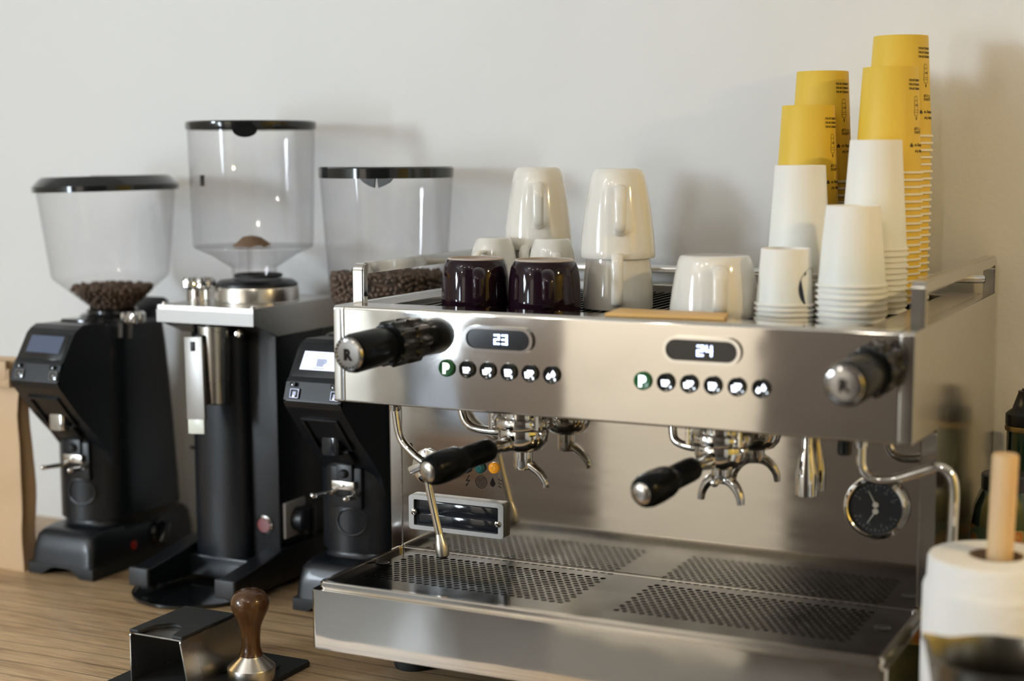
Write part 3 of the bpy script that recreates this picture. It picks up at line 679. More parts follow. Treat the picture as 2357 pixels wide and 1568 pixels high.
    b = B(); lathe(b, [(.0075, 0), (.0075, .006), (.005, .009), (0, .0095)], (-.757+dx, .289+dy, .230), 20, axisM((0, -1, 0))); obj('clamp_knob', b, 'rubber', t)
    b = B(); box(b, -.779, -.735, .283, .294, .203, .218, .002, 2, T)
    lathe(b, [(.003, 0), (.003, .003), (0, .004)], (-.757+dx, .283+dy, .2105), 12, axisM((0, -1, 0))); obj('clamp_plate', b, 'satin', t)
    b = B(); 
    for s_ in (-1, 1): tube(b, smooth_path([(-.757+s_*.018+dx, .296+dy, .204), (-.757+s_*.022+dx, .288+dy, .198), (-.757+s_*.031+dx, .272+dy, .197), (-.757+s_*.031+dx, .244+dy, .199)], 4), .0042, 10, flat=(1, 1.6))
    tube(b, [(-.777+dx, .294+dy, .204), (-.737+dx, .294+dy, .204)], .0036, 10); ball(b, (-.757-.031+dx, .243+dy, .199), .0048); ball(b, (-.757+.031+dx, .243+dy, .199), .0048); obj('portafilter_fork', b, 'chrome', t)
    # ring emblem on column
    b = B(); n = 40; ri = []
    for r_, w in ((.0285, .0002), (.0285, .0022), (.0265, .0028), (.0245, .0022), (.0245, .0002)):
        ring = []
        for k in range(n):
            a = 2*PI*k/n; u = r_*math.cos(a); v = r_*math.sin(a); th = -PI/2+.20+u/.072; ring.append((-.763+dx+(.072+w)*math.cos(th), .365+dy+(.072+w)*math.sin(th), .148+v*.85))
        ri.append(ring)
    loft(b, ri, cap=False); obj('emblem_ring', b, 'blackpaint', t)
    # side lamp and knob
    b = B(); lathe(b, [(.0085, 0), (.0085, .003), (.006, .0045), (0, .0045)], (-.6935+dx, .365+dy, .040), 20, axisM((1, 0, .08))); obj('lamp', b, 'redlamp', t)
    b = B(); lathe(b, [(.0255, 0), (.0255, .006), (.0225, .009), (.0215, .010), (0, .010)], (-.6945+dx, .438+dy, .048), 32, axisM((1, 0, .08))); sk = obj('power_knob', b, 'gloss', t)
    b = B(); box(b, .008, .019, -.005, .005, -.021, .021, .002, 2, Matrix.Translation((-.6945+dx, .438+dy, .048)) @ Matrix.Rotation(R(-35), 4, 'X')); obj('grip', b, 'gloss', sk)
    # top collar
    b = B(); lathe(b, [(.060, .445), (.060, .458), (.055, .463), (.047, .465), (.047, .470), (.040, .474), (0, .474)], (-.752+dx, .40+dy, 0), 40); box(b, -.80, -.74, .315, .35, .448, .458, .002, 2, T); obj('hopper_collar', b, 'gloss', t)
    b = B(); n = 8; ring = lambda r0, z: [(-.684+dx+r0*(1+.10*math.cos(n*a))*math.cos(a), .375+dy+r0*(1+.10*math.cos(n*a))*math.sin(a), z) for a in [2*PI*k/64 for k in range(64)]]
    loft(b, [ring(.018, .450), ring(.0205, .453), ring(.0205, .467), ring(.017, .471)]); 
    for s_ in (-1, 1): tube(b, [(-.684+s_*.011+dx, .352+dy, .452), (-.684+s_*.011+dx, .350+dy, .425)], .004, 10)
    obj('grind_dial', b, 'chrome', t)
    b = B(); prism(b, [Vector(p) for p in [(.44, .445), (.485, .445), (.50, .478), (.488, .486), (.46, .470), (.44, .458)]], 'x', -.80+.02, -.70, .004, 2, T); obj('hopper_latch', b, 'black', t)
    return t
def hopper_glass(t, c, prof, lean=0., th=.0022, seg=64):
    inner = [(max(r-th, .0005), z+(.0015 if i == 0 else 0)) for i, (r, z) in enumerate(prof)]
    b = B(); lathe(b, prof+inner[::-1], (c[0], c[1], 0), seg, Matrix.Translation((0, 0, prof[0][1])) @ Matrix.Rotation(lean, 4, 'Y') @ Matrix.Translation((0, 0, -prof[0][1])) if lean else None, close=True)
    return obj('bean_hopper', b, 'clear', t)
# --- grinder 1 (left)
g1 = doser_grinder(0, 0, False, 'black grinder at far left with flared hopper of coffee beans')
c1 = (-.752, .40); lean = R(-1.4)
h1 = hopper_glass(g1, c1, [(.033, .457), (.035, .470), (.073, .503), (.1035, .528), (.1065, .535), (.1245, .690)], lean)
LM = Matrix.Translation((0, 0, .457)) @ Matrix.Rotation(lean, 4, 'Y') @ Matrix.Translation((0, 0, -.457))
b = B(); lathe(b, [(.1215, .686), (.1305, .686), (.1310, .696), (.1190, .709), (.1130, .713), (.100, .712), (.098, .707), (0, .707)], (c1[0], c1[1], 0), 64, LM); ld = obj('hopper_lid', b, 'gloss', g1)
b = B(); box(b, c1[0]-.035, c1[0]+.035, c1[1]-.01, c1[1]+.045, .707, .7135, .002, 2); obj('lid_grip', b, 'black', ld)
def beans(name, c, zb, zt, fn, n, seed, lab, off=(0, 0)):
    b = B(); bean_mass(b, None, zt, zb, n, seed, fn); 
    prof = [(0, zb)]+[(max(.002, fn(zb+(zt-zb)*k/6)-.009), zb+(zt-zb)*k/6*.96) for k in range(7)]+[(0, zt-.003)]
    lathe(b, prof, (0, 0, 0), 28)
    bmesh.ops.translate(b, verts=b.verts, vec=(c[0]+off[0], c[1]+off[1], 0))
    return tag(obj(name, b, 'bean', sharp=60), lab, 'coffee beans', kind='stuff')
def fn1(z):
    P_ = [(.033, .457), (.035, .470), (.073, .503), (.1035, .528), (.1065, .535), (.1245, .690)]
    for (r0, z0), (r1, z1) in zip(P_[:-1], P_[1:]):
        if z <= z1: return r0+(r1-r0)*(z-z0)/(z1-z0)-.003
    return .12
beans('coffee_beans', c1, .472, .508, fn1, 420, 3, 'roasted coffee beans in the cone of the far left hopper')
# --- grinder 3 (behind machine)
D3 = (.564, .012)
g3 = doser_grinder(*D3, True, 'black grinder beside the espresso machine with lit white screen')
c3 = (-.176, .42)
h3 = hopper_glass(g3, c3, [(.033, .470), (.036, .478), (.085, .500), (.0955, .506), (.0985, .514), (.1115, .716)])
b = B(); lathe(b, [(.108, .712), (.1125, .712), (.1130, .728), (.110, .7305), (0, .7305)], (c3[0], c3[1], 0), 64); ld = obj('hopper_lid', b, 'gloss', g3)
b = B()
for s_ in (-1, 1): prism(b, [Vector(p) for p in [(.002*s_, 0), (.030*s_, 0), (.024*s_, -.006), (.014*s_, -.011), (.004*s_, -.0145)]], 'y', c3[1]-.108, c3[1]-.104, 0, 2, Matrix.Translation((c3[0]+.045, 0, .712)))
obj('lid_tab', b, 'gloss', ld)
def fn3(z):
    P_ = [(.033, .470), (.036, .478), (.085, .500), (.0955, .506), (.0985, .514), (.1115, .716)]
    for (r0, z0), (r1, z1) in zip(P_[:-1], P_[1:]):
        if z <= z1: return r0+(r1-r0)*(z-z0)/(z1-z0)-.003
    return .1
beans('coffee_beans', c3, .485, .549, fn3, 1500, 5, 'roasted coffee beans filling the bottom of the hopper behind the machine')
# --- grinder 2 (middle, steel top plate)
X2 = -.462
g2 = thing('coffee_grinder', 'tall black grinder with steel top plate and empty hopper', 'coffee grinder', (X2, .43, 0))
b = B()
arm = [(.214, .020), (.214, .046), (.220, .050), (.30, .060), (.36, .072), (.57, .072), (.575, .012), (.30, .012), (.26, .020)]
for s_ in (-1, 1):
    xa, xb = (X2-.108, X2-.071) if s_ < 0 else (X2+.0715, X2+.108); prism(b, [Vector(p) for p in arm], 'x', xa, xb, .003, 2)
prism(b, fillet([(.325, .012), (.325, .052), (.575, .052), (.575, .012)], .004, 2), 'x', X2-.075, X2+.075, .002); base2 = obj('base_frame', b, 'blackpaint', g2, wn=True)
b = B()
for x, y in ((X2-.09, .235), (X2+.09, .235), (X2-.09, .55), (X2+.09, .55)): lathe(b, [(0, .012 if y < .5 else 0), (.013, .012 if y < .5 else 0), (.013, .021)], (x, y, 0), 16)
obj('foot_pads', b, 'rubber', g2)
b = B()
rings = []
for z in (.052, .444): rings.append([(x, y, z) for x, y in stadium(-.4745, .350, .368, .056, .030, .002)])
loft(b, rings); obj('front_column', b, 'blackpaint', g2)
for s_ in (-1, 1):
    xm = X2+s_*.090; b = B(); box(b, xm-.0205, xm+.0205, .2075, .2165, .019, .0515, .003, 3); obj('arm_cap', b, 'caprubber', g2)
b = B(); box(b, -.524, -.3620, .357, .505, .050, .444, .002); obj('motor_housing', b, 'black', g2)
b = B(); prism(b, [Vector(p) for p in [(.290, .4955), (.290, .4665), (.300, .4660), (.356, .4425), (.560, .4425), (.560, .4955)]], 'x', X2-.098, X2+.103, .0015, 2); tp2 = obj('top_plate', b, 'brushed', g2, wn=True)
b = B(); box(b, X2-.0985, X2+.1035, .2885, .2905, .466, .488); obj('front_trim', b, 'alu', g2)
for x in (X2-.09, X2+.095):
    b = B(); lathe(b, [(.0045, .4955), (.0045, .4985), (.003, .5), (0, .5)], (x, .30, 0), 12); obj('plate_screw', b, 'chrome', tp2)
cx2, cy2 = -.455, .43
b = B(); lathe(b, [(.076, .4950), (.0745, .4965), (.0735, .518), (.0725, .521)], (cx2+.004, cy2, 0), 48); obj('steel_collar', b, 'satin', g2)
b = B(); lathe(b, [(.0725, .520), (.0715, .526), (.064, .531), (.048, .533), (0, .533)], (cx2+.004, cy2, 0), 48); obj('collar_top', b, 'black', g2)
b = B(); n = 9; ring = lambda r0, z: [(-.5435+r0*(1+.09*math.cos(n*a))*math.cos(a), .385+r0*(1+.09*math.cos(n*a))*math.sin(a), z) for a in [2*PI*k/72 for k in range(72)]]
loft(b, [ring(.022, .5165), ring(.0275, .520), ring(.0275, .531), ring(.0225, .537), ring(.012, .539)]); lathe(b, [(.0205, .4955), (.0205, .515), (.024, .517)], (-.5435, .385, 0), 32); obj('grind_dial', b, 'chrome', g2)
h2 = hopper_glass(g2, (cx2, cy2), [(.0385, .531), (.040, .545), (.0405, .553), (.074, .575), (.1030, .588), (.1055, .593), (.1110, .799)], 0)
b = B(); lathe(b, [(.1085, .794), (.1125, .794), (.1135, .797), (.1135, .806), (.111, .8085), (0, .8085)], (cx2, cy2, 0), 64); ld = obj('hopper_lid', b, 'gloss', g2)
b = B(); lathe(b, [(0, 0), (.021, 0), (.021, .003), (0, .003)], (cx2+.055, cy2-.094, .7925), 28, Matrix.Rotation(R(-25), 4, 'Z') @ Matrix.Rotation(R(90), 4, 'X') @ Matrix.Scale(.62, 4, (0, 1, 0)) if 0 else Matrix.Rotation(R(25), 4, 'Z') @ Matrix.Scale(.6, 4, (0, 0, 1)) @ Matrix.Rotation(R(90), 4, 'X')); obj('lid_tab', b, 'gloss', ld)
b = B(); lathe(b, [(0, 0), (.006, 0), (.006, .02), (0, .02)], (cx2-.1085, cy2, .695), 14, Matrix.Scale(.5, 4, (1, 0, 0))); obj('hopper_plug', b, 'black', g2)
b = B(); lathe(b, [(.1045, .5905), (.020, .5905), (.020, .5920), (.1045, .5920)], (cx2, cy2, 0), 48, close=True)
for a in (.4, 2.5, 4.6): box(b, .012, .040, -.001, .001, .540, .590, 0, 2, Matrix.Translation((cx2, cy2, 0)) @ Matrix.Rotation(a, 4, 'Z'))
obj('hopper_baffle', b, 'clear', g2)
b = B(); lathe(b, [(.0385, .5360), (.0425, .5370), (.0425, .5415), (.0395, .5425)], (cx2+.008, cy2, 0), 32); obj('hopper_seal', b, 'rubber', g2)
b = B(); lathe(b, [(.034, .5925), (.028, .598), (.015, .606), (0, .609)], (cx2+.004, cy2-.01, 0), 24)
for v in b.verts: v.co += Vector((noise.noise(v.co*80), noise.noise(v.co*80+Vector((5, 0, 0))), noise.noise(v.co*90)))*.003
tag(obj('coffee_dust', b, 'brown_dust'), 'small mound of light brown coffee dust in the empty tall hopper', 'coffee dust', kind='stuff')
b = B(); lathe(b, [(.0215, .330), (.0235, .332), (.0262, .420), (.0275, .455), (.0275, .463), (.0255, .463), (.0215, .345), (0, .345)], (-.4465, .2985, 0), 36, close=False); obj('dosing_cone', b, 'satin', g2)
b = B(); T_ = Matrix.Translation((-.4605, .262, .377)) @ Matrix.Rotation(R(-3), 4, 'Y') @ Matrix.Rotation(R(-3), 4, 'X')
box(b, -.0185, .0185, -.0035, .0035, -.070, .070, .0012, 2, T_); dl = obj('trigger_plate', b, 'alu', g2)
b = B(); box(b, -.004, .004, -.006, 0, .046, .062, .001, 2, T_); obj('plate_slot', b, 'dark', dl)
b = B(); box(b, -.0165, .0165, -.0035, -.0005, -.094, -.069, .001, 2, T_); M['tabwhite'] = pbr('pale_tab', (.78, .80, .70), .3); part_label(obj('trigger_tab', b, 'tabwhite', dl), 'pale bright tab')
b = B(); box(b, -.462, -.445, .264, .334, .38, .45, .002); obj('trigger_bracket', b, 'black', g2)
b = B(); lathe(b, [(.006, 0), (.0075, .004), (.0075, .012), (.005, .015), (0, .0155)], (-.4085, .322, .449), 18, axisM((.2, -1, 0))); obj('lock_screw', b, 'chrome', g2)
b = B(); lathe(b, [(.0165, 0), (.0165, .003), (.0135, .0045), (.0130, .002)], (-.3925, .3572, .111), 28, axisM((0, -1, 0))); pb = obj('power_button', b, 'chrome', g2)
b = B(); lathe(b, [(.0132, .001), (.0128, .0055), (0, .006)], (-.3925, .3572, .111), 24, axisM((0, -1, 0))); obj('button_lens', b, 'red', pb)
b = B(); box(b, -.3622, -.3560, .366, .430, .086, .150, .0025); sk = obj('power_socket', b, 'socket', g2)
b = B(); lathe(b, [(.0215, 0), (.0215, .020), (.017, .024), (0, .024)], (-.3560, .402, .116), 24, axisM((1, 0, 0))); box(b, -.3560, -.332, .400, .430, .088, .138, .006); tube(b, smooth_path([(-.340, .415, .092), (-.338, .43, .082), (-.337, .46, .078), (-.340, .54, .078)], 5), .0035, 8); obj('plug', b, 'black', g2)
b = B(); lathe(b, [(0, 0), (.108, 0), (.1115, .003), (.1115, .0075), (.1085, .0075), (.106, .0045), (0, .0045)], (-.4815, .279, 0), 64); tag(obj('grounds_tray', b, 'gloss'), 'round black plastic tray lying under the middle grinder', 'tray')
b = B(); tube(b, smooth_path([(-.70, .548, .19), (-.66, .585, .175), (-.60, .588, .13), (-.57, .588, .11), (-.535, .585, .04), (-.53, .58, .004)], 6), .003, 8); tag(obj('power_cord', b, 'black'), 'thin dark cord hanging against the wall between left and middle grinders', 'cord')

# ================================================================== COUNTER ITEMS
# kraft bag
b = B(); bb = B(); bmesh.ops.create_cube(bb, size=1)
for v in bb.verts: v.co = Vector((-.935+v.co.x*.17, .268+v.co.y*.036, .195+v.co.z*.39))
bmesh.ops.subdivide_edges(bb, edges=bb.edges, cuts=14, use_grid_fill=True)
for v in bb.verts:
    p = v.co; h = p.z/.39
    if p.x > -.851 and True: p.x -= .007*math.exp(-((p.y-.268)/.012)**2)*min(1, h*3)
    p.y = .268+(p.y-.268)*(1-.75*max(0, h-.72)/.28); p.x += .008*noise.noise(Vector((p.z*9, p.y*14, 1)))*min(1, h*4)
    p.y += .004*noise.noise(Vector((p.x*13, p.z*13, 4)))*min(1, h*4); p.z += .004*noise.noise(p*9)*min(1, h*4)
merge(b, bb); bag = tag(obj('kraft_paper_bag', b, 'kraft', sharp=80), 'brown kraft paper bag standing at the left edge of the worktop', 'bag')
b = B(); box(b, -1.022, -.857, .240, .252, .338, .372, .002); box(b, -1.022, -.862, .238, .250, .352, .386, .002); 
obj('folded_top', b, 'kraft', bag)
# tamping stand and mat
mat = thing('tamping_mat', 'black rubber tamping mat on the worktop under the wooden tamper', 'mat', (-.19, -.10, 0))
b = B(); prism(b, rrect(-.300, -.087, -.245, .036, .006), 'z', 0, .008, .003, 2); obj('mat_base', b, 'rubber', mat, wn=True)
b = B(); lathe(b, [(.040, .008), (.040, .011), (.036, .0115), (.035, .0085)], (-.148, -.028, 0), 40); obj('seat_ring', b, 'rubber', mat)
st = thing('portafilter_stand', 'steel portafilter stand with notched black top beside the tamper', 'stand', (-.216, -.095, .008))
b = B()
for s_ in (-1, 1):
    xo = -.2165+s_*.0435
    pts = [(-.152, .008), (-.160, .0815), (-.030, .0815), (-.012, .074), (-.002, .055), (.004, .008)]
    bb = B(); prism(bb, fillet(pts, [.001, .003, .004, .02, .02, .002], 4), 'x', xo-.0008, xo+.0008)
    for v in bb.verts: v.co.x += s_*.007*(1-(v.co.z-.008)/.0735)
    merge(b, bb)
box(b, -.2595, -.1735, -.155, -.034, .0795, .0815)
obj('steel_cradle', b, 'satin', st)
b = B(); n = 16; cx_, r_ = -.2175, .026
pts = [(-.2625, -.032), (-.2625, -.158), (cx_-r_-.004, -.158)]+[(cx_-r_*math.cos(PI*k/n), -.148+.040*math.sin(PI*k/n)) for k in range(n+1)]+[(cx_+r_+.004, -.158), (-.1710, -.158), (-.1710, -.032)]
prism(b, [Vector(p) for p in pts], 'z', .0817, .0877, .002, 2); obj('notched_top', b, 'rubber', st, wn=True)
tc = (-.121, -.066)
tm = thing('coffee_tamper', 'coffee tamper with varnished brown wood handle and steel base', 'tamper', (*tc, .008))
b = B(); lathe(b, [(0, .008), (.0335, .008), (.0345, .0095), (.0345, .025), (.0338, .0265), (.017, .0405), (.0165, .042), (0, .042)], (*tc, 0), 48); obj('base', b, 'brushed', tm)
b = B(); lathe(b, [(.0165, .042), (.0172, .0435), (.0155, .047), (.0135, .055), (.0135, .070), (.0148, .083), (.0178, .092), (.0228, .102), (.0265, .111), (.0275, .119), (.0262, .126), (.0215, .133), (.0135, .1375), (.006, .139), (0, .1392)], (*tc, 0), 44); obj('handle', b, 'handlewood', tm)
# milk pitcher (foreground right)
b = B(); pc = (.935, -.232)
pt = thing('milk_pitcher', 'large stainless steel milk pitcher in front of the towel roll', 'pitcher', (*pc, 0))
outer = [(0, 0), (.062, 0), (.066, .004), (.073, .06), (.075, .11), (.070, .18), (.0695, .236), (.0715, .2405)]
inner = [(.0705, .2410), (.0682, .236), (.0688, .18), (.0735, .11), (.0715, .06), (.064, .006), (0, .005)]
bb = B(); lathe(bb, outer+inner, (0, 0, 0), 64)
for v in bb.verts:
    a = math.atan2(v.co.y, v.co.x); k = math.exp(-((a-R(165))/.22)**2)+math.exp(-((a+R(195))/.22)**2); h = max(0, (v.co.z-.19)/.05)
    if h > 0: v.co.x += -.018*k*h; v.co.y += .004*k*h; v.co.z += .006*k*h*h
merge(b, bb, Matrix.Translation((*pc, 0))); obj('jug', b, 'jug', pt)
b = B(); tube(b, smooth_path([(pc[0]+.070, pc[1]-.02, .235), (pc[0]+.105, pc[1]-.03, .232), (pc[0]+.118, pc[1]-.034, .20), (pc[0]+.112, pc[1]-.032, .13), (pc[0]+.078, pc[1]-.02, .085)], 6), .006, 12, flat=(1, 1.6)); obj('handle', b, 'satin', pt)
# towel roll
tcx, tcy = .8930, -.018
tr = thing('paper_towel_roll', 'white embossed paper towel roll beside the right steam wand', 'paper towel', (tcx, tcy, .012))
b = B(); lathe(b, [(.031, .012), (.080, .012), (.0815, .016), (.082, .150), (.0815, .252), (.0795, .258), (.0775, .261), (.0765, .286), (.0745, .2895), (.071, .2905), (.031, .2905)], (tcx, tcy, 0), 72, close=True); obj('paper', b, 'towel', tr)
b = B(); lathe(b, [(.0295, .013), (.0312, .013), (.0312, .2910), (.0295, .2910)], (tcx, tcy, 0), 40, close=True); obj('core', b, 'core', tr)
hd = thing('towel_holder', 'wooden dowel holder standing inside the paper towel roll', 'holder', (tcx, tcy, 0))
b = B(); lathe(b, [(0, 0), (.072, 0), (.072, .009), (.070, .0115), (0, .0115)], (tcx, tcy, 0), 48); obj('base', b, 'dowel', hd)
b = B(); tube(b, [(tcx, tcy, .011), (tcx+.003, tcy+.003, .28), (tcx+.0052, tcy+.006, .4055), (tcx+.0052, tcy+.006, .4085)], [.0148, .0148, .0148, .0135], 28); obj('dowel', b, 'dowel', hd)
# bottle by the wall
bx, by = .8475, .525
ZS = lambda f: Matrix.Scale(f, 4, (0, 0, 1))
bo = thing('syrup_bottle', 'dark green bottle with black pouring cap standing by the wall', 'bottle', (bx, by, 0))
b = B(); lathe(b, [(0, 0), (.036, 0), (.0385, .004), (.0385, .255), (.036, .275), (.029, .288), (.0280, .295), (.0280, .372), (0, .372)], (bx, by, 0), 36, ZS(.936)); obj('glass', b, 'greenbottle', bo)
b = B(); lathe(b, [(.0305, .368), (.0312, .372), (.0305, .376), (.0280, .377)], (bx, by, 0), 32, ZS(.936)); M['gold'] = pbr('dull_gold_ring', (.30, .22, .10), .35, .7); obj('collar_ring', b, 'gold', bo)
b = B(); lathe(b, [(.0295, .377), (.0305, .379), (.0305, .394), (.0265, .398), (.0215, .402), (.0135, .428), (.0140, .430), (.0090, .431), (.0085, .434), (0, .434)], (bx, by, 0), 32, ZS(.936)); obj('cap', b, 'cap', bo)
b = B(); lathe(b, [(.0389, .05), (.0389, .225)], (bx, by, 0), 36, ZS(.936)); obj('label', b, 'label', bo)
jx, jy = .845, .355
ja = thing('sauce_jar', 'squat dark jar with patterned label half hidden by the dowel', 'jar', (jx, jy, 0))
b = B(); lathe(b, [(0, 0), (.042, 0), (.0445, .005), (.0445, .225), (.041, .245), (.034, .262), (.030, .268), (0, .268)], (jx, jy, 0), 36, ZS(1.09)); obj('glass', b, 'greenbottle', ja)
b = B(); lathe(b, [(.0319, .266), (.0322, .284), (.030, .2865), (0, .2865)], (jx, jy, 0), 32, ZS(1.09)); obj('lid', b, 'cap', ja)
b = B(); lathe(b, [(.0449, .06), (.0449, .222)], (jx, jy, 0), 36, ZS(1.09)); obj('label', b, 'label', ja)

# ================================================================== CUPS ON TOP
ZC = .532
def mug(cx, cy, z, prof, th, hnd, mat, lab, haz, group, name='mug', foot=None, hr=.0055, flat=(1., 1.), cat='mug'):
    """upside-down mug; prof from rim (z=0) up to foot; hnd list of (dr, z); haz = azimuth of handle"""
    t = thing(name, lab, cat, (cx, cy, z), group)
    inn = [(max(r-th, .001), zz if i == 0 else min(zz, prof[-1][1]-th*1.6)) for i, (r, zz) in enumerate(prof)]
    b = B(); lathe(b, prof+[(0, prof[-1][1]-.0012)], (cx, cy, z), 56); lathe(b, inn+[(0, inn[-1][1])], (cx, cy, z), 56); lathe(b, [inn[0], ((inn[0][0]+prof[0][0])/2, -.0006), prof[0]], (cx, cy, z+.0006), 56)
    obj('body', b, mat, t, sharp=50)
    b = B(); d = Vector((math.cos(haz), math.sin(haz), 0)); p = smooth_path([Vector((cx, cy, z))+d*r+Vector((0, 0, zz)) for r, zz in hnd], 6)
    tube(b, p, hr, 14, flat=flat); obj('handle', b, mat, t, sharp=60)
    if foot:
        b = B(); lathe(b, [(foot-.0022, prof[-1][1]-.001), (foot-.001, prof[-1][1]+.0008), (foot+.001, prof[-1][1]+.0006), (foot+.0022, prof[-1][1]-.0012)], (cx, cy, z), 56); part_label(obj('foot_ring', b, 'foot_clay', t), 'unglazed pale foot ring')
    return t
def camaz(x, y): return math.atan2(-1.8328-y, 1.1672-x)
# dark plum mugs
pd = [(.0490, 0), (.0500, .003), (.0500, .012), (.0485, .045), (.0462, .060), (.0430, .0675), (.0400, .0710), (.0385, .0715)]
for (x, y, s_, lab) in ((.1380, .1380, .985, 'dark plum glazed mug upside down, left of the dark pair'), (.2425, .1470, 1.03, 'dark plum glazed mug upside down, right of the dark pair')):
    pp = [(r*s_, z*1.0) for r, z in pd]; a = camaz(x, y)+R(4)
    mug(x, y, ZC, pp, .0035, [(.0440*s_, .058), (.060*s_, .0570), (.070*s_, .048), (.071*s_, .030), (.067*s_, .014), (.0485*s_, .010)], 'plum', lab, a, 'dark plum mugs', foot=.0385*s_, hr=.0068, flat=(.7, 1.35))
# small white cups behind
for (x, y, hz, lab, n_) in ((.0925, .285, -.5, 'small cream cup upside down behind the left dark mug', 0), (.1880, .292, .12, 'small cream cup upside down behind the right dark mug', 1)):
    pp = [(.0400, 0), (.0410, .002), (.0405, .015), (.0370, .050), (.0320, .076), (.0270, .0895), (.0235, .0925)]
    mug(x, y, ZC, pp, .003, [(.034, .072), (.050, .071), (.058, .060), (.056, .045), (.0385, .036)], 'ceramic', lab, camaz(x, y)+hz, 'small cream cups', name='espresso_cup', hr=.0048, flat=(.7, 1.35), cat='cup')
# tall cream mugs in two stacks
tall = [(.0525, 0), (.0533, .002), (.0530, .010), (.0510, .035), (.0465, .070), (.0415, .100), (.0375, .1175), (.0335, .1245), (.0300, .1262)]
th_ = [(.0410, .100), (.056, .0985), (.0635, .088), (.0655, .065), (.0640, .045), (.0500, .036)]
low = [(.0495, 0), (.0502, .002), (.0500, .020), (.0480, .050), (.0450, .074), (.0440, .082), (.0400, .086)]
lh_ = [(.0440, .078), (.058, .076), (.063, .066), (.0635, .040), (.061, .014), (.0490, .010)]
mug(.3220, .2250, ZC, low, .0035, lh_, 'ceramic', 'cream mug upside down at the bottom of the front mug stack', camaz(.322, .225)-.02, 'cream mugs in the front stack', hr=.0062, flat=(.7, 1.35))
mug(.3215, .2250, ZC+.0720, tall, .0035, th_, 'ceramic', 'tall cream mug topping the stack left of the wide cup', camaz(.322, .225)+.05, 'cream mugs in the front stack', hr=.0062, flat=(.7, 1.35))
mug(.1300, .3650, ZC, low, .0035, lh_, 'ceramic', 'cream mug upside down at the bottom of the rear mug stack', camaz(.13, .365)-.35, 'cream mugs in the rear stack', hr=.0062, flat=(.7, 1.35))
mug(.1300, .3650, ZC+.0720, tall, .0035, th_, 'ceramic', 'tall cream mug topping the rear stack behind small cups', camaz(.13, .365)+.0, 'cream mugs in the rear stack', hr=.0062, flat=(.7, 1.35))
# wide cappuccino cup
wide = [(.0600, 0), (.0610, .002), (.0605, .012), (.0575, .035), (.0535, .058), (.0500, .074), (.0470, .0805), (.0445, .0818)]
mug(.4835, .1755, ZC, wide, .0035, [(.0510, .068), (.066, .066), (.0735, .057), (.0745, .038), (.073, .016), (.0600, .010)], 'ceramic', 'wide cream cappuccino cup upside down beside the paper cups', camaz(.4835, .1755)+.10, None, name='cappuccino_cup', hr=.0068, flat=(.7, 1.5), foot=None, cat='cup')
b = B(); prism(b, [Vector(p) for p in [(.392, .010), (.548, .024), (.536, .078), (.384, .078)]], 'z', ZT+.0002, ZT+.0050, .001); tag(obj('bamboo_board', b, 'bamboo'), 'thin bamboo board lying in front of the wide cream cup', 'board')

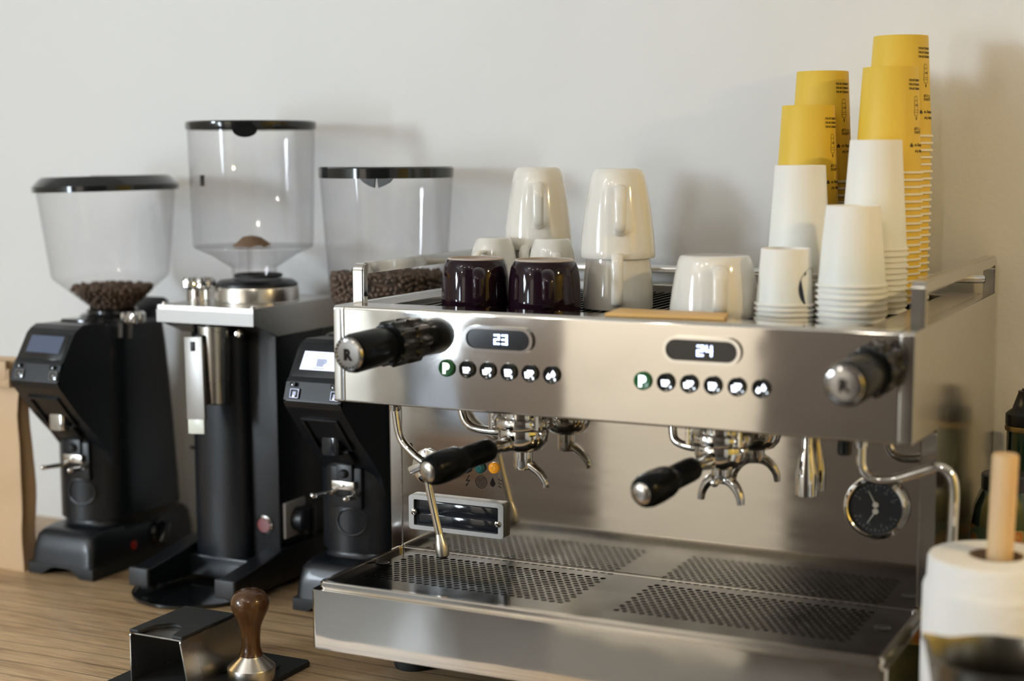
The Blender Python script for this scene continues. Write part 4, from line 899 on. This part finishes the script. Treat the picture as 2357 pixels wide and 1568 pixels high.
# paper cups
ORD = ['first', 'second', 'third', 'fourth', 'fifth', 'sixth', 'seventh', 'eighth', 'ninth', 'tenth', 'eleventh', 'twelfth', 'thirteenth', 'fourteenth', 'fifteenth', 'sixteenth', 'seventeenth', 'eighteenth', 'nineteenth', 'twentieth', 'twenty-first', 'twenty-second', 'twenty-third', 'twenty-fourth', 'twenty-fifth', 'twenty-sixth']
def wrap(bm, src, x, y, rfn, a0, ztop):
    for v in src.verts:
        z = ztop+v.co.y; r_ = rfn(z)+.0003+v.co.z; a = a0+v.co.x/rfn(ztop-.06); v.co = Vector((x+r_*math.cos(a), y+r_*math.sin(a), z))
    merge(bm, src)
def stack(x, y, rt, rr, h, pitch, n, ztop, mat, lab, grp, jit=.0006, txt=None, logo=False):
    """rt: base radius (top), rr: rim radius, h: height. Cups upside down, nested."""
    rb = rr-.0028
    bb = B(); lathe(bb, [(rb, .003), (rt, h-.001), (rt-.0006, h), (rt-.0022, h), (rt-.0024, h-.0045), (0, h-.0045)], (0, 0, 0), 48)
    lathe(bb, [(rb-.0005, .003), (rt-.0030, h-.0060), (0, h-.0062)], (0, 0, 0), 48)
    me_b = None; rnd = random.Random(int(x*1e4))
    for k in range(n):
        z = ztop-h-k*pitch; jx, jy = (rnd.uniform(-jit, jit), rnd.uniform(-jit, jit)) if k else (0, 0)
        lb = (f'top {lab[0]} of the {lab[1]}' if k == 0 else (f'{ORD[k]} {lab[0]} from the top of the {lab[1]}' if k < n-1 else f'lowest {lab[0]} of the {lab[1]}'))
        if k == 0:
            o = obj('paper_cup', bb, mat); me_b = o.data
            rm = B(); lathe(rm, [(rb-.0004, .0036), (rb+.0012, .0040), (rr-.0003, .0034), (rr, .0020), (rr-.0003, .0006), (rb+.0012, 0), (rb-.0004, .0006)], (0, 0, 0), 48, close=True)
            WL[o.name] = Vector((0, 0, 0)); r_o = obj('rim', rm, 'rim' if mat == 'paperyellow' else mat, o); me_r = r_o.data
            offz = min(v.co.z for v in me_b.vertices)
            # mesh origin was moved to its lowest point (z=.003)
            me_b.transform(Matrix.Translation((0, 0, .003)))
        else:
            o = bpy.data.objects.new('paper_cup', me_b); COL.objects.link(o)
            r_o = bpy.data.objects.new('rim', me_r); COL.objects.link(r_o); r_o.parent = o
        o.location = (x+jx, y+jy, z); tag(o, lb, 'paper cup', grp)
        if k == 0: top = o
    rf = lambda zz: rb+(rt-rb)*(zz-(ztop-h)-.003)/(h-.004)
    if txt is not None:
        a0 = camaz(x, y)+R(txt); bm = B(); s = .0066
        def put(st, size, s0, v0, bold=0.):
            t = text_bm(st, size, .0001, 'LEFT', bold); w = max(v.co.x for v in t.verts)
            for v in t.verts: v.co.x, v.co.y = s0+(w-v.co.x), v0-v.co.y
            wrap(bm, t, x, y, rf, a0, ztop)
        for k in range(3): put('COFFEECUP.BG', .0043, 0, -.0175-k*.0058, .00005)
        put('CUP', .0055, .009, -.0835, 0); put('COFFEE', .0055, .009, -.0885, 0)
        put('choosing us', .0066, .009, -.1070, 0); put('thanks for', .0066, .009, -.1150, 0)
        def wp(pts): 
            q = B(); poly(q, pts, Matrix.Identity(4), .0001); wrap(bm, q, x, y, rf, a0, ztop)
        for k in range(3): wp([(.021, -.0845-k*.0020), (.029, -.0845-k*.0020), (.029, -.0852-k*.0020), (.021, -.0852-k*.0020)])
        # heart
        wp([(.0035, -.105), (.0062, -.1085), (.0060, -.1105), (.0048, -.1112), (.0035, -.1100), (.0022, -.1112), (.0010, -.1105), (.0008, -.1085)])
        # flask outline
        L = .0004
        def seg(x0, y0, x1, y1):
            d = Vector((x1-x0, y1-y0)).normalized()*L*.6; nx, ny = -d.y, d.x; wp([(x0+nx, y0+ny), (x1+nx, y1+ny), (x1-nx, y1-ny), (x0-nx, y0-ny)])
        fx = .015
        P_ = [(-.0028, -.041), (-.0038, -.0440), (-.0038, -.0470), (-.0044, -.0600), (-.0050, -.0610), (-.0050, -.0650), (-.0030, -.0675), (.0030, -.0675), (.0050, -.0650), (.0050, -.0610), (.0044, -.0600), (.0038, -.0470), (.0038, -.0440), (.0028, -.041)]
        for i in range(len(P_)): p, q = P_[i], P_[(i+1) % len(P_)]; seg(fx+p[0], p[1], fx+q[0], q[1])
        seg(fx-.0038, -.0470, fx+.0038, -.0470); seg(fx-.0044, -.0600, fx+.0044, -.0600); seg(fx-.005, -.0630, fx+.005, -.0630)
        put('HOT', .0036, .0125, -.0520); 
        for k in range(3): seg(fx-.001+k*.001, -.069, fx-.0015+k*.001, -.0735)
        WL[top.name] = Vector(top.location); obj('printed_lettering', bm, 'ink', top)
    if logo:
        bm = B(); q = B(); poly(q, disc(36, .027, .018, -.052), Matrix.Identity(4), .0001)
        wrap(bm, q, x, y, rf, camaz(x, y)+R(42), ztop); WL[top.name] = Vector(top.location); obj('round_logo', bm, 'navy', top)
W_, Y_ = 'white paper cup', 'yellow paper cup'
stack(.5850, .1640, .0322, .0405, .0750, .0066, 8, .6265, 'paperwhite', (W_, 'short white logo stack'), 'white paper cups in the short logo stack', logo=True)
stack(.6690, .1800, .0345, .0468, .1050, .0077, 7, ZC+.1512, 'paperwhite', (W_, 'white stack at the front corner'), 'white paper cups in the front corner stack')
stack(.5720, .2720, .0345, .0468, .1500, .0077, 7, .7340, 'paperwhite', (W_, 'middle left white stack'), 'white paper cups in the stack behind the short one')
stack(.6720, .2850, .0345, .0468, .1480, .0077, 12, .7677, 'paperwhite', (W_, 'tall white stack'), 'white paper cups in the tall white stack')
stack(.5530, .3750, .0372, .0485, .1620, .0101, 13, .8178, 'paperyellow', (Y_, 'lowest yellow stack'), 'yellow paper cups in the lowest yellow stack', txt=38)
stack(.5530, .4480, .0375, .0485, .1620, .0101, 17, .8688, 'paperyellow', (Y_, 'left rear yellow stack'), 'yellow paper cups in the left rear stack', txt=30)
stack(.6665, .3850, .0380, .0485, .1480, .0101, 19, .8690, 'paperyellow', (Y_, 'second tallest yellow stack'), 'yellow paper cups in the right front yellow stack', txt=40)
stack(.6655, .4500, .0385, .0490, .1440, .0101, 24, .9160, 'paperyellow', (Y_, 'tallest yellow stack'), 'yellow paper cups in the tallest stack', txt=38)

# ================================================================== LIGHTS
def area(name, loc, target, sx, sy, power, col):
    L = bpy.data.lights.new(name, 'AREA'); L.shape = 'RECTANGLE'; L.size = sx; L.size_y = sy; L.energy = power; L.color = col
    o = bpy.data.objects.new(name, L); COL.objects.link(o); o.location = loc
    d = (Vector(target)-Vector(loc)).normalized(); o.rotation_euler = d.to_track_quat('-Z', 'Z').to_euler(); return o
area('daylight_side', (WX-.16, -2.95, 1.15), (-.3, .5, .65), .42, 1.0, 142, (.81, .905, .99))
area('daylight_rear', (-2.22, RY-.2, .2), (0, 0, .4), .5, 1.1, 70, (.80, .90, .99))
def downlight(x, y, power, col=(1, .93, .82), r=.028):
    t = thing('ceiling_spotlight', 'dark round spotlight fixed on the white ceiling', 'spotlight', (x, y, 1.9), 'ceiling spotlights')
    b = B(); lathe(b, [(.045, 2.0), (.045, 1.90), (.040, 1.90), (.040, 1.97)], (x, y, 0), 24); obj('housing', b, 'charcoal', t)
    L = bpy.data.lights.new('spot_bulb', 'POINT'); L.energy = power; L.color = col; L.shadow_soft_size = r
    o = bpy.data.objects.new('spot_bulb', L); COL.objects.link(o); o.location = (x, y, 1.86)
for x, y, p in ((-1.1, -1.7, 6), (-.8, -1.5, 5), (-.45, -2.1, 5), (.2, -1.9, 5), (.9, -2.3, 16), (-1.5, -3.7, 20)): downlight(x, y, p)  # the last, rearmost spot is added to brighten the rear wall
t = thing('added_washer', 'added wall washer spotlight brightening the beige partition', 'spotlight', (-.68, -2.25, 1.85)); b = B(); lathe(b, [(.0, .10), (.05, .10), (.055, -.02), (.05, -.02), (.045, .09)], (-.68, -2.25, 1.88), 24); obj('housing', b, 'charcoal', t)  # unseen lamp, added to brighten the partition mirrored in the steel
L = bpy.data.lights.new('added_washer_bulb', 'SPOT'); L.energy = 380; L.color = (1, .93, .84); L.spot_size = R(72); L.spot_blend = 1; L.shadow_soft_size = .05
o = bpy.data.objects.new('added_washer_bulb', L); COL.objects.link(o); o.location = (-.68, -2.25, 1.84); o.rotation_euler = (Vector((-.68, -3.2, -.35))-Vector((-.68, -2.25, 1.84))).to_track_quat('-Z', 'Y').to_euler()
lp = thing('hanging_lamp', 'amber hanging lamp over the right end of the worktop', 'lamp', (1.95, -.35, 1.2))
b = B(); lathe(b, [(.02, 1.36), (.05, 1.34), (.09, 1.22), (.087, 1.22), (.047, 1.335), (.0, 1.345)], (1.95, -.35, 0), 28); tube(b, [(1.95, -.35, 1.35), (1.95, -.35, 2.0)], .004, 8); obj('shade', b, 'charcoal', lp)
L = bpy.data.lights.new('amber_bulb', 'POINT'); L.energy = 36; L.color = (1, .74, .36); L.shadow_soft_size = .04
o = bpy.data.objects.new('amber_bulb', L); COL.objects.link(o); o.location = (1.95, -.35, 1.24)
w = bpy.data.worlds.new('World'); sc.world = w; w.use_nodes = True
w.node_tree.nodes['Background'].inputs[0].default_value = (.75, .85, 1, 1); w.node_tree.nodes['Background'].inputs[1].default_value = .7

# ================================================================== CAMERA
cd = bpy.data.cameras.new('Camera'); cam = bpy.data.objects.new('Camera', cd); COL.objects.link(cam); sc.camera = cam
yaw, pit, roll, fpx = .458, -.1205, -.004, 3585.36
F = Vector((-math.sin(yaw)*math.cos(pit), math.cos(yaw)*math.cos(pit), math.sin(pit)))
Rr = Vector((math.cos(yaw), math.sin(yaw), 0)); U = Rr.cross(F)
R2 = Rr*math.cos(roll)+U*math.sin(roll); U2 = -Rr*math.sin(roll)+U*math.cos(roll)
mw = Matrix(((R2.x, U2.x, -F.x, 1.1672), (R2.y, U2.y, -F.y, -1.8328), (R2.z, U2.z, -F.z, .7536), (0, 0, 0, 1)))
cam.matrix_world = mw
cd.sensor_width = 36; cd.lens = fpx/2357*36; cd.clip_start = .05
cd.dof.use_dof = True; cd.dof.focus_distance = 2.29; cd.dof.aperture_fstop = 1.9

sc.view_settings.view_transform = 'Standard'; sc.view_settings.look = 'None'; sc.view_settings.gamma = 1; sc.view_settings.use_curve_mapping = False
sc.view_settings.exposure = -0.16
sc.cycles.use_denoising = True; sc.cycles.max_bounces = 10; sc.cycles.transparent_max_bounces = 24; sc.cycles.glossy_bounces = 6
sc.cycles.sample_clamp_indirect = 6; sc.cycles.caustics_reflective = False; sc.cycles.caustics_refractive = False
